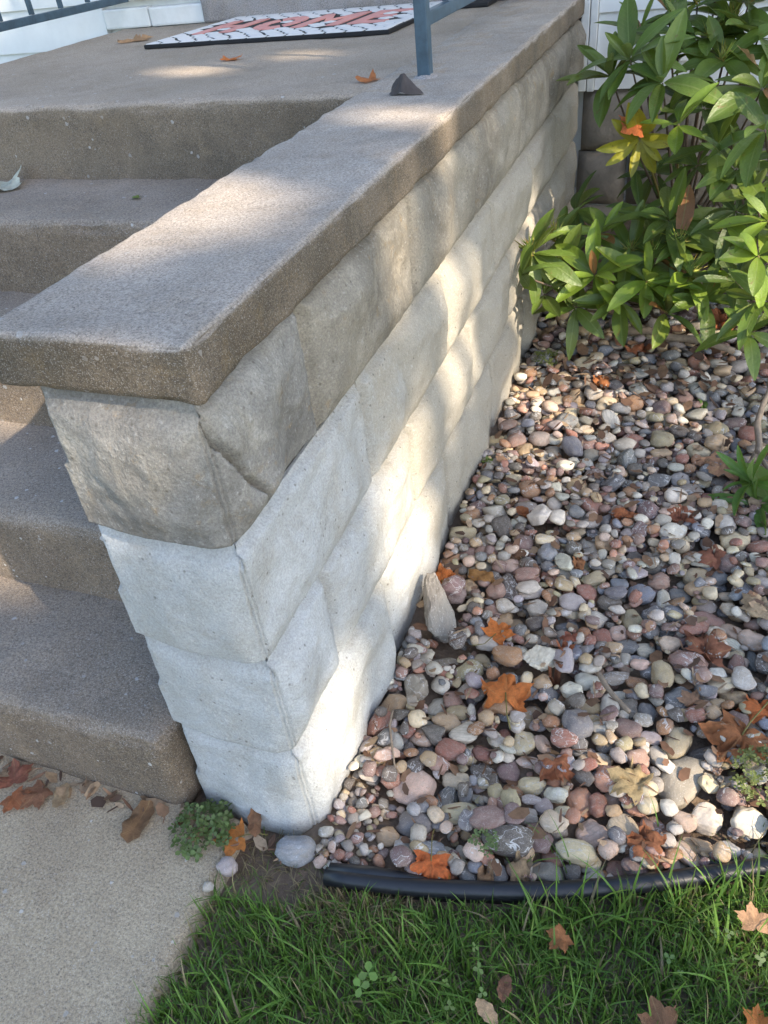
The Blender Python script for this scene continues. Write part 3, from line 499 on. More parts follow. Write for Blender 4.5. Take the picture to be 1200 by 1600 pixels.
rv = [(-5.3, 2.2, 2.72), (3.7, 2.2, 2.72), (3.7, 6.5, 4.6), (-5.3, 6.5, 4.6)]; rv += [(a, b, c + .12) for a, b, c in rv]
under(link('roof', mesh('roof', rv, [(3, 2, 1, 0), (4, 5, 6, 7), (0, 1, 5, 4), (1, 2, 6, 5), (2, 3, 7, 6), (3, 0, 4, 7)], False), m_roof), house)

# ------------------------------------------------------------------ railings
def railing(name, x, y0, y1, label, ys, post_at):
    t = empty(name, (x, y0, ZT)); t.matrix_world = Matrix.Translation((x, y0, ZT)); top(t, label, 'railing', 'iron railings on the landing')
    for py in post_at:
        po = under(box('post', x - .0145, x + .0145, py - .0145, py + .0145, ZT - .003, ZT + .93, m_rail, None, .003), t)
        V = []; F = []; n = 20
        for r_, z_ in ((.015, .006), (.019, .0045), (.026, .0012), (.030, -.002)):
            for k in range(n): a_ = 2 * math.pi * k / n; q_ = r_ * (1 + .18 * noise.noise(Vector((math.cos(a_) * 1.5, math.sin(a_) * 1.5, py)))); V.append((x + q_ * math.cos(a_), py + q_ * math.sin(a_), ZT + z_))
        for r_ in range(3):
            for k in range(n): F.append((r_ * n + k, (r_ + 1) * n + k, (r_ + 1) * n + (k + 1) % n, r_ * n + (k + 1) % n))
        gc = link('grout_collar', mesh('grout_collar', V, F), m_sill); gc.parent = po; gc.matrix_parent_inverse = Matrix.Translation((-x, -y0, -ZT)) @ Matrix.Translation((x, y0, ZT))
    a, b = min(post_at), HB + .006
    for z in (ZT + .094, ZT + .86): under(box('rail', x - .011, x + .011, a + .0155, b - .0225, z, z + .026, m_rail, None, .003), t)
    for by in ys: under(box('baluster', x - .0075, x + .0075, by - .0075, by + .0075, ZT + .1215, ZT + .8585, m_rail, None, .001), t)
    return t
railing('iron_railing', -.146, 1.296, 2.6, 'grey-blue iron railing whose near post stands on the coping', [1.486 + .125 * i for i in range(9)], (1.296,))
railing('iron_railing', -1.85, 1.3, 2.6, 'grey-blue iron railing along the far side of the landing', [1.44 + .165 * i for i in range(7)], (1.28,))

# ------------------------------------------------------------------ doormat
def poly_prism(pts, z0, z1, inset):
    n = len(pts); c = Vector((sum(p[0] for p in pts) / n, sum(p[1] for p in pts) / n))
    V = [(p[0], p[1], z0) for p in pts] + [(p[0], p[1], z1 - inset * .7) for p in pts]
    top_ = []
    for p in pts:
        d = Vector(p) - c; top_.append(((c + d * (1 - inset / max(d.length, .004))).x, (c + d * (1 - inset / max(d.length, .004))).y, z1))
    V += top_
    F = [(i, (i + 1) % n, n + (i + 1) % n, n + i) for i in range(n)] + [(n + i, n + (i + 1) % n, 2 * n + (i + 1) % n, 2 * n + i) for i in range(n)] + [tuple(range(2 * n, 3 * n))]
    return V, F
def doormat():
    MW, MH = .90, .64
    t = empty('doormat', (-.905, 2.33, ZT)); t.rotation_euler.z = R(-2.5)
    top(t, 'black doormat patterned with white stones and pink letters HOME', 'doormat')
    bpy.context.view_layer.update()
    b = box('backing', -MW / 2, MW / 2, -MH / 2, MH / 2, .0005, .013, m_rubber, t, .003)
    LH, y0 = .30, -.14
    def bar(p, q, w_):
        p, q = Vector(p), Vector(q); d = (q - p).normalized(); n = Vector((-d.y, d.x)) * w_ / 2
        return [tuple(p - n), tuple(q - n), tuple(q + n), tuple(p + n)]
    lx = [-.37, -.17, .02, .23]; s = .044
    Hp = [(0, 0), (s, 0), (s, .13), (.11, .13), (.11, 0), (.11 + s, 0), (.11 + s, LH), (.11, LH), (.11, .17), (s, .17), (s, LH), (0, LH)]
    Mp = [(0, 0), (s, 0), (s, .2), (.085, .09), (.134, .2), (.134, 0), (.134 + s, 0), (.134 + s, LH), (.137, LH), (.085, .16), (.033, LH), (0, LH)]
    Ep = [(0, 0), (.13, 0), (.13, .05), (s, .05), (s, .125), (.11, .125), (.11, .175), (s, .175), (s, LH - .05), (.13, LH - .05), (.13, LH), (0, LH)]
    boxes = []
    def letter(pts, ox):
        P = [(a + ox, c + y0) for a, c in pts]; n = len(P)
        bm = bmesh.new(); f = bm.faces.new([bm.verts.new((a, c, .012)) for a, c in P]); bm.normal_update()
        if f.normal.z < 0: bmesh.ops.reverse_faces(bm, faces=[f])
        r = bmesh.ops.extrude_face_region(bm, geom=[f])
        for v in r['geom']:
            if isinstance(v, bmesh.types.BMVert): v.co.z = .0158
        bmesh.ops.recalc_face_normals(bm, faces=bm.faces[:])
        me = bpy.data.meshes.new('letter'); bm.to_mesh(me); bm.free(); link('letter', me, m_matpink, t)
        boxes.append(P)
    letter(Hp, lx[0]); letter(Mp, lx[2]); letter(Ep, lx[3])
    for k in range(8):     # the O: a ring of pink stones
        a0, a1 = 2 * math.pi * k / 8 + .06, 2 * math.pi * (k + 1) / 8 - .06
        P = [(lx[1] + .08 + .082 * math.cos(a), y0 + LH / 2 + .15 * math.sin(a)) for a in np.linspace(a0, a1, 4)] + [(lx[1] + .08 + .038 * math.cos(a), y0 + LH / 2 + .08 * math.sin(a)) for a in np.linspace(a1, a0, 4)]
        V, F = poly_prism(P, .012, .0158, .002); link('letter', mesh('letter', V, F, False), m_matpink, t)
    def inside(p, P):
        r = False; n = len(P)
        for i in range(n):
            a, b_ = P[i], P[(i + 1) % n]
            if (a[1] > p[1]) != (b_[1] > p[1]) and p[0] < (b_[0] - a[0]) * (p[1] - a[1]) / (b_[1] - a[1]) + a[0]: r = not r
        return r
    def in_letter(p):
        if any(inside(p, P) for P in boxes): return True
        u, v = (p[0] - lx[1] - .08) / .082, (p[1] - y0 - LH / 2) / .15
        q = u * u + v * v; return q < 1.0 and q > .2
    seeds = []; rx, ry = .068, .042; j = 0; y = -MH / 2 + .024
    while y < MH / 2 - .015:
        x = -MW / 2 + .03 + (j % 2) * rx / 2
        while x < MW / 2 - .02: seeds.append((x + random.uniform(-.010, .010), y + random.uniform(-.007, .007))); x += rx
        y += ry; j += 1
    for i, sd in enumerate(seeds):
        P = [(max(sd[0] - .05, -MW / 2 + .006), max(sd[1] - .04, -MH / 2 + .006)), (min(sd[0] + .05, MW / 2 - .006), max(sd[1] - .04, -MH / 2 + .006)), (min(sd[0] + .05, MW / 2 - .006), min(sd[1] + .04, MH / 2 - .006)), (max(sd[0] - .05, -MW / 2 + .006), min(sd[1] + .04, MH / 2 - .006))]
        for k, o in enumerate(seeds):
            if k == i or abs(o[0] - sd[0]) > .15 or abs(o[1] - sd[1]) > .12: continue
            m_ = ((o[0] + sd[0]) / 2, (o[1] + sd[1]) / 2); d = (o[0] - sd[0], o[1] - sd[1]); L = math.hypot(*d); d = (d[0] / L, d[1] / L); off = .0050
            Q = []
            for a in range(len(P)):
                p, q = P[a], P[(a + 1) % len(P)]
                fp = (p[0] - m_[0]) * d[0] + (p[1] - m_[1]) * d[1] + off; fq = (q[0] - m_[0]) * d[0] + (q[1] - m_[1]) * d[1] + off
                if fp <= 0: Q.append(p)
                if (fp < 0) != (fq < 0): tt = fp / (fp - fq); Q.append((p[0] + (q[0] - p[0]) * tt, p[1] + (q[1] - p[1]) * tt))
            P = Q
            if len(P) < 3: break
        if len(P) < 3: continue
        pr = [sd] + [((p[0] + sd[0]) / 2, (p[1] + sd[1]) / 2) for p in P] + [(sd[0] + (p[0] - sd[0]) * .8, sd[1] + (p[1] - sd[1]) * .8) for p in P]
        if sum(in_letter(q) for q in pr) >= 2: continue
        V, F = poly_prism(P, .0125, .0150, .002); link('stone', mesh('stone', V, F, False), m_matwhite, t)
doormat()
tr = box('black_mat', -.42, -.285, 2.49, 2.625, ZT + .0005, ZT + .014, m_rubber); tr.name = 'flat_mat'; top(tr, 'small dark flat mat at the back of the landing behind the railing', 'mat')

# ------------------------------------------------------------------ plastic edging
def edging():
    pts = []
    for x in np.linspace(.052, 2.2, 60): pts.append(Vector((x, float(edge_y(x)) - .004 + .004 * math.sin(x * 9), .004 + .003 * math.sin(x * 5 + 1))))
    for _ in range(3): pts = [pts[0]] + [(pts[i - 1] + pts[i] * 2 + pts[i + 1]) / 4 for i in range(1, len(pts) - 1)] + [pts[-1]]
    t = empty('lawn_edging', tuple(pts[0])); t.matrix_world = Matrix.Translation(pts[0]); top(t, 'black plastic lawn edging between the gravel and the grass', 'edging')
    V, F = tube(pts, [.0135] * len(pts), 12); under(link('round_bead', mesh('round_bead', V, F), m_plastic), t)
    V = []; F = []
    for p in pts:
        for dy, z in ((-.004, .0), (-.006, -.07), (.0, -.07), (.002, .0)): V.append((p.x, p.y + dy, p.z + z - .009))
    for i in range(len(pts) - 1):
        for k in range(4): F.append((i * 4 + k, i * 4 + (k + 1) % 4, i * 4 + 4 + (k + 1) % 4, i * 4 + 4 + k))
    F += [(0, 3, 2, 1)]
    under(link('flange', mesh('flange', V, F, False), m_plastic), t)
    V, F = tube([pts[0] + Vector((.004, .010, .003)), pts[2] + Vector((0, .012, .004)), pts[4] + Vector((0, .008, .001)), pts[5] + Vector((0, .002, -.004))], [.011, .011, .009, .004], 10)
    under(link('lapped_end', mesh('lapped_end', V, F), m_plastic), t)
edging()

# ------------------------------------------------------------------ pebbles: dropped one by one on a height map
RES = .003; HX0, HX1, HY0, HY1 = -.14, 1.32, -.16, 2.68
hx = np.arange(HX0, HX1, RES); hy = np.arange(HY0, HY1, RES)
hm = base_h(*np.meshgrid(hx, hy, indexing='ij'))
def patch_of(x, y, a, b, yaw):
    r = max(a, b); i0, i1 = max(0, int((x - r - HX0) / RES)), min(len(hx), int((x + r - HX0) / RES) + 2); j0, j1 = max(0, int((y - r - HY0) / RES)), min(len(hy), int((y + r - HY0) / RES) + 2)
    dx = hx[i0:i1, None] - x; dy = hy[None, j0:j1] - y; c, s = math.cos(yaw), math.sin(yaw)
    q = ((dx * c + dy * s) / a) ** 2 + ((-dx * s + dy * c) / b) ** 2
    return i0, i1, j0, j1, q
def rest(x, y, a, b, c, yaw, sink=.35):
    i0, i1, j0, j1, q = patch_of(x, y, a, b, yaw); m = q < .8
    if not m.any(): return None
    off = c * np.sqrt(np.clip(1 - q, 0, 1)); z = float((hm[i0:i1, j0:j1] + off)[m].max()); return z - sink * c
def settle(x, y, z, a, b, c, yaw):
    i0, i1, j0, j1, q = patch_of(x, y, a, b, yaw); m = q < 1
    sub = hm[i0:i1, j0:j1]; sub[m] = np.maximum(sub[m], (z + c * np.sqrt(np.clip(1 - q, 0, 1)))[m])
def hat(x, y):
    i = min(max(int((x - HX0) / RES), 0), len(hx) - 1); j = min(max(int((y - HY0) / RES), 0), len(hy) - 1); return float(hm[i, j])
COL = dict(white=(200, 195, 186), cream=(198, 184, 158), tan=(170, 148, 120), olive=(156, 146, 120), grey=(142, 136, 130), lightgrey=(174, 169, 162), darkgrey=(92, 88, 86),
           slate=(108, 110, 116), blue=(126, 131, 142), lavender=(152, 144, 148), purple=(118, 98, 98), mauve=(142, 114, 106), red=(142, 100, 88), salmon=(184, 136, 116), pink=(190, 166, 154), rust=(150, 114, 86))
NAMES = dict(white='white', cream='cream', tan='tan', olive='olive', grey='grey', lightgrey='pale grey', darkgrey='charcoal', slate='slate-blue', blue='blue', lavender='lavender', purple='purple', mauve='mauve', red='red-brown', salmon='salmon', pink='pink', rust='rust-brown')
def shade(c, amt=.10):
    f = 1 + rng.uniform(-amt, amt); f *= 1.22; return tuple(min(.85, max(.01, v * f * k_ * (1 + rng.uniform(-.04, .04)))) for v, k_ in zip(s2l(*COL[c]), (1.06, 1.0, .88)))
def pebble_mesh(kind, seed, sub):
    bm = bmesh.new(); bmesh.ops.create_icosphere(bm, subdivisions=sub, radius=1); sd = Vector((seed * 3.7, seed * 1.9, seed * 5.1))
    cuts = []
    r_ = random.Random(seed)
    if kind == 'a':
        for _ in range(9):
            d = Vector((r_.gauss(0, 1), r_.gauss(0, 1), r_.gauss(0, 1))).normalized(); cuts.append((d, r_.uniform(.55, .86)))
    for v in bm.verts:
        d = v.co.normalized(); k = 1 + .30 * noise.noise(d * 1.0 + sd) + .17 * noise.noise(d * 2.3 + sd)
        e = 2.6 if kind == 'r' else 2.9
        l = (abs(d.x) ** e + abs(d.y) ** e + abs(d.z) ** e) ** (-1 / e); p = d * l * k
        for n_, o in cuts:
            t = p.dot(n_) - o
            if t > 0: p -= n_ * t * .92
        if kind == 'a': p *= 1 + .05 * noise.noise(d * 5 + sd) + .025 * noise.noise(d * 11 + sd)
        else: p *= 1 + .012 * noise.noise(d * 7 + sd)
        v.co = p
    ext = [max(abs(v.co[i]) for v in bm.verts) for i in range(3)]
    for v in bm.verts: v.co = Vector([v.co[i] / ext[i] for i in range(3)])
    me = bpy.data.meshes.new('pebble'); bm.to_mesh(me); bm.free(); me.polygons.foreach_set('use_smooth', [True] * len(me.polygons)); return me
PM = {'r': [pebble_mesh('r', i, 3) for i in range(9)], 'a': [pebble_mesh('a', 40 + i, 4 if i < 2 else 3) for i in range(6)]}
for L in PM.values():
    for me in L: me.materials.append(m_peb)
PLOW = {k: [pebble_mesh(k, 80 + i, 2) for i in range(6)] for k in 'ra'}
LOWNP = {}
for k, L in PLOW.items():
    for i, me in enumerate(L):
        v = np.empty(len(me.vertices) * 3); me.vertices.foreach_get('co', v); f = np.array([p.vertices[:] for p in me.polygons]); LOWNP[k, i] = (v.reshape(-1, 3), f)
stuff_v, stuff_f, stuff_c, nv = [], [], [], 0
def rotm(yaw, tx, ty):
    return np.array((Matrix.Rotation(yaw, 3, 'Z') @ Matrix.Rotation(tx, 3, 'X') @ Matrix.Rotation(ty, 3, 'Y')))
def add_stuff(x, y, z, a, b, c, yaw, colr, kind='r'):
    global nv
    v, f = LOWNP[kind, int(rng.integers(6))]
    M = rotm(yaw, rng.normal(0, .18), rng.normal(0, .18))
    stuff_v.append((v * np.array([a, b, c])) @ M.T + np.array([x, y, z])); stuff_f.append(f + nv); nv += len(v); stuff_c.append(np.tile(colr, (len(v), 1)))
CK = list(COL); CP = np.array([.06, .07, .08, .06, .10, .10, .09, .09, .04, .06, .07, .07, .05, .02, .05, .05]); CP = CP / CP.sum()
cover = np.zeros(hm.shape, bool)
def ok_spot(x, y, r): return x > .012 + r * .9 and y > float(edge_y(x)) + r * .8 + .012 and x < 1.28 - r and y < 2.64
# bottom layer
for _ in range(1500):
    x, y = rng.uniform(.01, 1.28), rng.uniform(-.1, 2.2); a = rng.uniform(.010, .020); b = a * rng.uniform(.6, 1); c = b * rng.uniform(.5, .9)
    if not ok_spot(x, y, a) or (x < .15 and y < .10) or (y > 1.95 and rng.random() < .6): continue
    yaw = rng.uniform(0, 6.28); z = rest(x, y, a, b, c, yaw)
    if z is None: continue
    settle(x, y, z, a, b, c, yaw); add_stuff(x, y, z, a, b, c, yaw, shade(CK[rng.choice(16, p=CP)], .2))
solid = []     # (x,y,z,a,b,c,yaw,colour,shape,rank)
for row in PEBBLES.split(';'):
    x, y, a, b, yaw, cn, shp = row.split(); x, y, a, b = map(float, (x, y, a, b)); yaw = R(float(yaw)); a *= 1.15; b *= 1.15
    c = b * (rng.uniform(.5, .72) if shp == 'r' else rng.uniform(.65, .9)); x = max(x, .012 + b * .8)
    if y < edge_y(x) + .75 * b + .012: y = float(edge_y(x)) + .75 * b + .012
    z = rest(x, y, a * .8, b * .8, c, yaw, .5)
    z = min(z, .022 + .4 * c); settle(x, y, z, a, b, c, yaw); i0, i1, j0, j1, q_ = patch_of(x, y, a, b, yaw); cover[i0:i1, j0:j1] |= q_ < .85; solid.append([x, y, z, a, b, c, yaw, cn, shp, 9e9])
camp = np.array(cam.location); Rm = np.array(cam.rotation_euler.to_matrix())
def project(P):
    q = Rm.T @ (np.array(P) - camp); return .5 + 1215.4 * q[0] / -q[2] / 1200, .5 - 1215.4 * q[1] / -q[2] / 1600, -q[2]
fill = []
def filler(n, lo, hi, tries, xr, yr, thin=False):
    for _ in range(n):
        a = rng.uniform(lo, hi) * (1 + .25 * rng.random()); b = a * rng.uniform(.62, .98); c = b * rng.uniform(.42, .72); best = None
        for _t in range(tries):
            x, y = rng.uniform(*xr), rng.uniform(*yr)
            if not ok_spot(x, y, a * .8): continue
            if not thin and x < .15 and y < .11: continue
            yaw = rng.uniform(0, 6.28)
            i0, i1, j0, j1, q_ = patch_of(x, y, a, b, yaw); mm = q_ < 1
            if not mm.any() or cover[i0:i1, j0:j1][mm].mean() > (.22 if a > .016 else .08): continue
            z = rest(x, y, a, b, c, yaw)
            if z is None or z + .3 * c > float(base_h(x, y)) + (.075 if a > .016 else (.055 if a > .011 else .040)): continue
            key = z + c - float(base_h(x, y))
            if best is None or key < best[0]: best = (key, x, y, z, yaw)
        if best is None: continue
        _, x, y, z, yaw = best
        settle(x, y, z, a, b, c, yaw); cn = CK[rng.choice(16, p=CP)]
        u, v, d = project((x, y, z)); vis = (b / d) if (-.01 < u < 1.01 and -.01 < v < 1.01 and y < 1.75) else 0
        fill.append([x, y, z, a, b, c, yaw, cn, 'a' if rng.random() < .36 else 'r', vis])
filler(560, .019, .029, 26, (.02, .80), (0, 2.1)); filler(420, .018, .030, 12, (.75, 1.28), (.1, 2.2))
filler(560, .012, .019, 26, (.02, .80), (-.02, 2.0)); filler(300, .011, .018, 10, (.75, 1.28), (.1, 2.0))
filler(320, .006, .011, 22, (.02, .78), (-.03, 1.9))
filler(420, .010, .016, 34, (.03, .78), (-.03, 1.0)); filler(900, .005, .010, 30, (.02, .78), (-.03, 1.1))
filler(110, .004, .011, 14, (.01, .2), (-.06, .14), True)
fill.sort(key=lambda q: -q[9]); n_ind = 300 - len(solid)
ind = solid + fill[:n_ind]; restp = fill[n_ind:]
for q in restp: add_stuff(*q[:7], shade(q[7], .14), q[8])
me = big_mesh('gravel', np.concatenate(stuff_v), np.concatenate(stuff_f), np.concatenate(stuff_c)); gr = link('gravel', me, m_pebs)
top(gr, 'small mixed river gravel filling the gaps between the larger pebbles', 'gravel', None, 'stuff')
SPECIAL = {0: ('upright_rock', 'tall pointed tan rock leaning beside the block wall', 'rock'), 49: ('ribbed_rock', 'large whitish ribbed rock in the middle of the gravel', 'rock')}
def size_word(a): return 'large' if a > .038 else ('small' if a < .022 else 'medium')
def rock_mesh(seed, taper, rib):
    me = pebble_mesh('a', seed, 5)
    for v in me.vertices:
        x, y, z = v.co; k = 1 - taper * (x + 1) / 2
        q = Vector((x, y * k, z * k)); q *= 1 + rib * noise.noise(Vector((x * 1.2, y * 9, z * 9))) + .05 * noise.noise(Vector((x, y, z)) * 6)
        v.co = q
    me.update(); me.materials.append(m_peb); return me
ROCKS = {0: rock_mesh(61, .62, .07), 49: rock_mesh(63, .2, .09)}
XY = np.array([(q[0], q[1]) for q in ind]); used = {}
def zone(x, y):
    if x < .10: return 'by the block wall'
    if y < edge_y(x) + .12: return 'by the edging'
    if y > 1.45: return 'near the shrubs'
    if y > .85: return 'in the far gravel'
    return 'in the near gravel' if y < .45 else 'in mid gravel'
for i, q in enumerate(ind):
    x, y, z, a, b, c, yaw, cn, shp, _ = q
    L = PM[shp]; me = ROCKS.get(i) or L[i % len(L)]
    o = bpy.data.objects.new(SPECIAL[i][0] if i in SPECIAL else 'pebble', me); col.objects.link(o)
    o.location = (x, y, z); o.scale = (a, b, c)
    tx, ty = rng.normal(0, .12), rng.normal(0, .12)
    if i == 0: yaw += math.pi
    if i == 0: o.scale = (a * 1.05, b * 1.12, b * 1.0); tx, ty = .15, -.60; o.location.z += .018
    o.rotation_mode = 'QUATERNION'; o.rotation_quaternion = (Matrix.Rotation(yaw, 3, 'Z') @ Matrix.Rotation(tx, 3, 'X') @ Matrix.Rotation(ty, 3, 'Y')).to_quaternion()
    o.color = (*shade(cn, .08), 1)
    if i == 0: o.color = (.27, .245, .205, 1)
    if i in SPECIAL: top(o, SPECIAL[i][1], SPECIAL[i][2]); continue
    d = np.hypot(XY[:, 0] - x, XY[:, 1] - y); nb = [NAMES[ind[k][7]] for k in np.argsort(d)[1:3]]
    ratio = b / a; shape = 'angular' if shp == 'a' else ('oblong' if ratio < .62 else ('round' if ratio > .85 else 'oval'))
    nn = [NAMES[ind[k][7]] for k in np.argsort(d)[1:7]]
    for (p_, q_) in [(0, 1), (0, 2), (1, 2), (0, 3), (1, 3), (2, 3), (0, 4), (1, 4), (0, 5)]:
        lab = '%s %s %s pebble between %s and %s ones %s' % (size_word(a), shape, NAMES[cn], nn[p_], nn[q_], zone(x, y))
        if lab not in used: break
    used[lab] = 1
    top(o, lab, 'pebble', 'river pebbles of the gravel bed')
def lone_stone(x, y, z, a, b, c, yaw, cn, shp, k, name, label):
    o = link(name, PM[shp][k]); o.location = (x, y, z); o.scale = (a, b, c); o.rotation_euler = (0, 0, yaw); o.color = (*shade(cn, .02), 1); top(o, label, 'stone')
    settle(x, y, z, a, b, c, yaw)
lone_stone(-.009, -.052, .010, .034, .027, .021, .5, 'blue', 'r', 2, 'stone', 'blue and white stone on the dirt before the wall corner')
lone_stone(-.104, -.108, .006, .017, .015, .012, .2, 'lavender', 'r', 4, 'stone', 'small lavender stone at the walkway edge by the grass')
lone_stone(-.118, -.145, .003, .009, .008, .006, .2, 'lightgrey', 'a', 3, 'stone', 'tiny pale chip on the walkway near the grass')

# ------------------------------------------------------------------ fallen maple leaves
HALF = [(-90, .20), (-72, .34), (-48, .44), (-36, .60), (-24, .74), (-14, .56), (-2, .56), (4, .52), (13, .68), (20, .78), (27, .80), (33, 1.0), (39, .80), (47, .74), (54, .66), (60, .56), (67, .68), (72, .82), (79, .82), (84, .92), (90, 1.08)]
def maple_outline(rs):
    P = [(math.cos(R(a)) * r, math.sin(R(a)) * r) for a, r in HALF]; Q = [(-x, y) for x, y in reversed(P[1:-1])]
    return [(x * (1 + rs.uniform(-.05, .05)), y * (1 + rs.uniform(-.05, .05))) for x, y in P + Q]
LC = dict(orange=(222, 128, 68), ochre=(186, 132, 72), rust=(182, 116, 76), tan=(190, 156, 118), straw=(208, 184, 140), russet=(160, 100, 78), peach=(212, 156, 120), brown=(146, 106, 80), green=(120, 150, 70), grey=(84, 78, 76), pale=(206, 208, 194))
OVAL = {1, 4, 5, 13, 14, 19, 20, 24, 28, 30, 33, 35, 38, 39, 42}
def leaf_on(x, y, width, cn, rot, curl, label, height, seed, name='fallen_leaf', stem=True, flat_z=None, tilt=None):
    rs = random.Random(seed); out = maple_outline(rs)
    if seed - 3 in OVAL: out = [(.48 * math.sin(q) * (1 + .12 * math.sin(9 * q)), -.95 * math.cos(q) * (1 + .05 * math.sin(7 * q))) for q in np.linspace(0, 2 * math.pi, 40, endpoint=False)]
    n = len(out); s = width / 1.75; a = R(rot)
    rings = [.0, .22, .42, .62, .82, 1.0]; V = [(0, 0)]; 
    for t in rings[1:]:
        for (ox, oy) in out:
            d = math.hypot(ox, oy); f = min(1, .62 / d); V.append((ox * (f * t * (1 - t) + t * t) if t < 1 else ox, oy * (f * t * (1 - t) + t * t) if t < 1 else oy))
    P3 = []; zs_ = []
    for (lx_, ly_) in V:
        r = math.hypot(lx_, ly_)
        zc = curl * (.32 * lx_ * lx_ * (1 if seed % 2 else -.5) + .22 * r * r * math.sin(3 * math.atan2(ly_, lx_) + seed) * 1.5 + .20 * noise.noise(Vector((lx_ * 2.2 + seed, ly_ * 2.2, seed * .7)))) + .04 * noise.noise(Vector((lx_ * 6, ly_ * 6, seed)))
        k = 1 - .18 * curl * r
        P3.append((lx_ * k, ly_ * k, zc))
    ca, sa = math.cos(a), math.sin(a)
    hs = [height(x + (p[0] * ca - p[1] * sa) * s, y + (p[0] * sa + p[1] * ca) * s) for p in P3]
    hs_s = sorted(hs); ref = hs_s[int(len(hs_s) * .7)]
    W3 = []
    for p, h_ in zip(P3, hs):
        zz = max(h_ + .002, ref + .003 + p[2] * s + (.45 * min(0, h_ - ref)))
        W3.append((p[0], p[1], (zz - ref) / s))
    F = [(0, 1 + i, 1 + (i + 1) % n) for i in range(n)]
    for r_ in range(len(rings) - 2):
        for i in range(n): F.append((1 + r_ * n + i, 1 + (r_ + 1) * n + i, 1 + (r_ + 1) * n + (i + 1) % n, 1 + r_ * n + (i + 1) % n))
    o = link(name, mesh(name, W3, F), m_dry); o.location = (x, y, ref); o.scale = (s, s, s); o.rotation_euler = (0, 0, a)
    cc = s2l(*LC[cn]); o.color = (*[c * rs.uniform(.9, 1.1) for c in cc], 1)
    top(o, label, 'leaf', 'fallen maple leaves')
    if stem:
        q = [(0, 0, W3[0][2] + .02), (.03, -.35, .08), (.10 * rs.uniform(-1, 1), -.8, .12), (.3 * rs.uniform(-1, 1), -1.2, .05)]
        V2, F2 = tube(q, [.022, .020, .018, .024], 6); so_ = link('stem', mesh('stem', V2, F2), m_stem, o)
    return o
LEAF_LABELS = ['orange maple leaf beside the tall pointed rock and wall', 'curled ochre leaf just right of the leaf by the pointed rock', 'orange maple leaf between the pointed rock and the ribbed rock', 'largest bright orange maple leaf with long stem below the ribbed rock',
 'small rust leaf scrap in the gravel away from the wall', 'crumpled rust leaf next to a slate chip in far gravel', 'broad flat tan leaf lying by the upright stick at the right', 'crumpled rusty leaf just behind the salmon pebbles', 'straw-coloured crinkled leaf beside the large grey oval cobble',
 'flat russet leaf on mauve cobbles toward the right', 'broad rusty maple leaf at right above the green moss', 'orange leaf overlapping the broad rusty leaf at the right border', 'orange maple leaf lying just behind the black edging', 'curled tan leaf end standing against the black edging',
 'curled tan leaf beside the grey speckled rock at the edging', 'rusty leaf poking through grass stems behind the edging', 'tan folded leaf over a slate cobble', 'pale straw leaf under the broadleaf sprout at the right', 'peach leaf resting in the grass near the right border', 'cream leaf lying deep in the lawn',
 'brown leaf half overlapping the cream leaf in the lawn', 'brown leaf at the bottom of the lawn', 'orange leaf tip in the lawn corner at the bottom right', 'curled rust leaf in shaded grass below the edging', 'crumpled brown leaf at the foot of the bottom step', 'orange maple leaf beside the clover clump',
 'russet leaf in the pile against the bottom step', 'brown leaf on top of the pile against the bottom step', 'tan leaf at the end of the pile by the bottom step', 'rust leaf at the walkway side of the step pile', 'small brown leaf between the clover and the wall corner', 'small russet leaf above the ribbed rock', 'shrivelled rust leaf standing beside the ribbed rock',
 'small green leaf lying on far gravel', 'small green leaf on gravel beside the wall', 'small curled rust leaf in mid gravel', 'shrivelled russet leaf hanging over the ribbed rock edge', 'tan leaf on the ground under the low shrub by the wall', 'rust leaf litter in sunlight under the shrubs', 'rust leaf under the low shrub behind the dead branch', 'russet leaf beside the broadleaf sprout', 'flat russet leaf below the broadleaf sprout', 'rust leaf in the sunlit patch of far gravel']
def lawn_h(x, y): return .030
for i, (x, y, w_, cn, rot, curl) in enumerate(LEAVES):
    if y < float(edge_y(x)) - .02 and x > -.07: hf = lambda a, b: .022 + .014 * noise.noise(Vector((a * 40, b * 40, 0)))
    elif x < -.02: hf = lambda a, b: .004 if b < -.035 else .02
    else: hf = hat
    leaf_on(x, min(y, -.075) if x < -.2 else y, w_ * (.8 if y < float(edge_y(x)) - .02 and x > -.07 else 1.0), cn, rot, curl, LEAF_LABELS[i], hf, i + 3, stem=(i in (3, 0, 2, 12, 10, 25)))
for i, (x, y, w_, cn, rot, curl) in enumerate(LANDING_LEAVES[:3]):
    leaf_on(x, y, w_ * 1.35, cn, rot, curl * 1.3, ['tan leaf on the landing near the house corner', 'small orange leaf on the landing before the doormat', 'curled rust leaf on the landing by the coping'][i], lambda a, b: ZT + .001, 80 + i, stem=False)
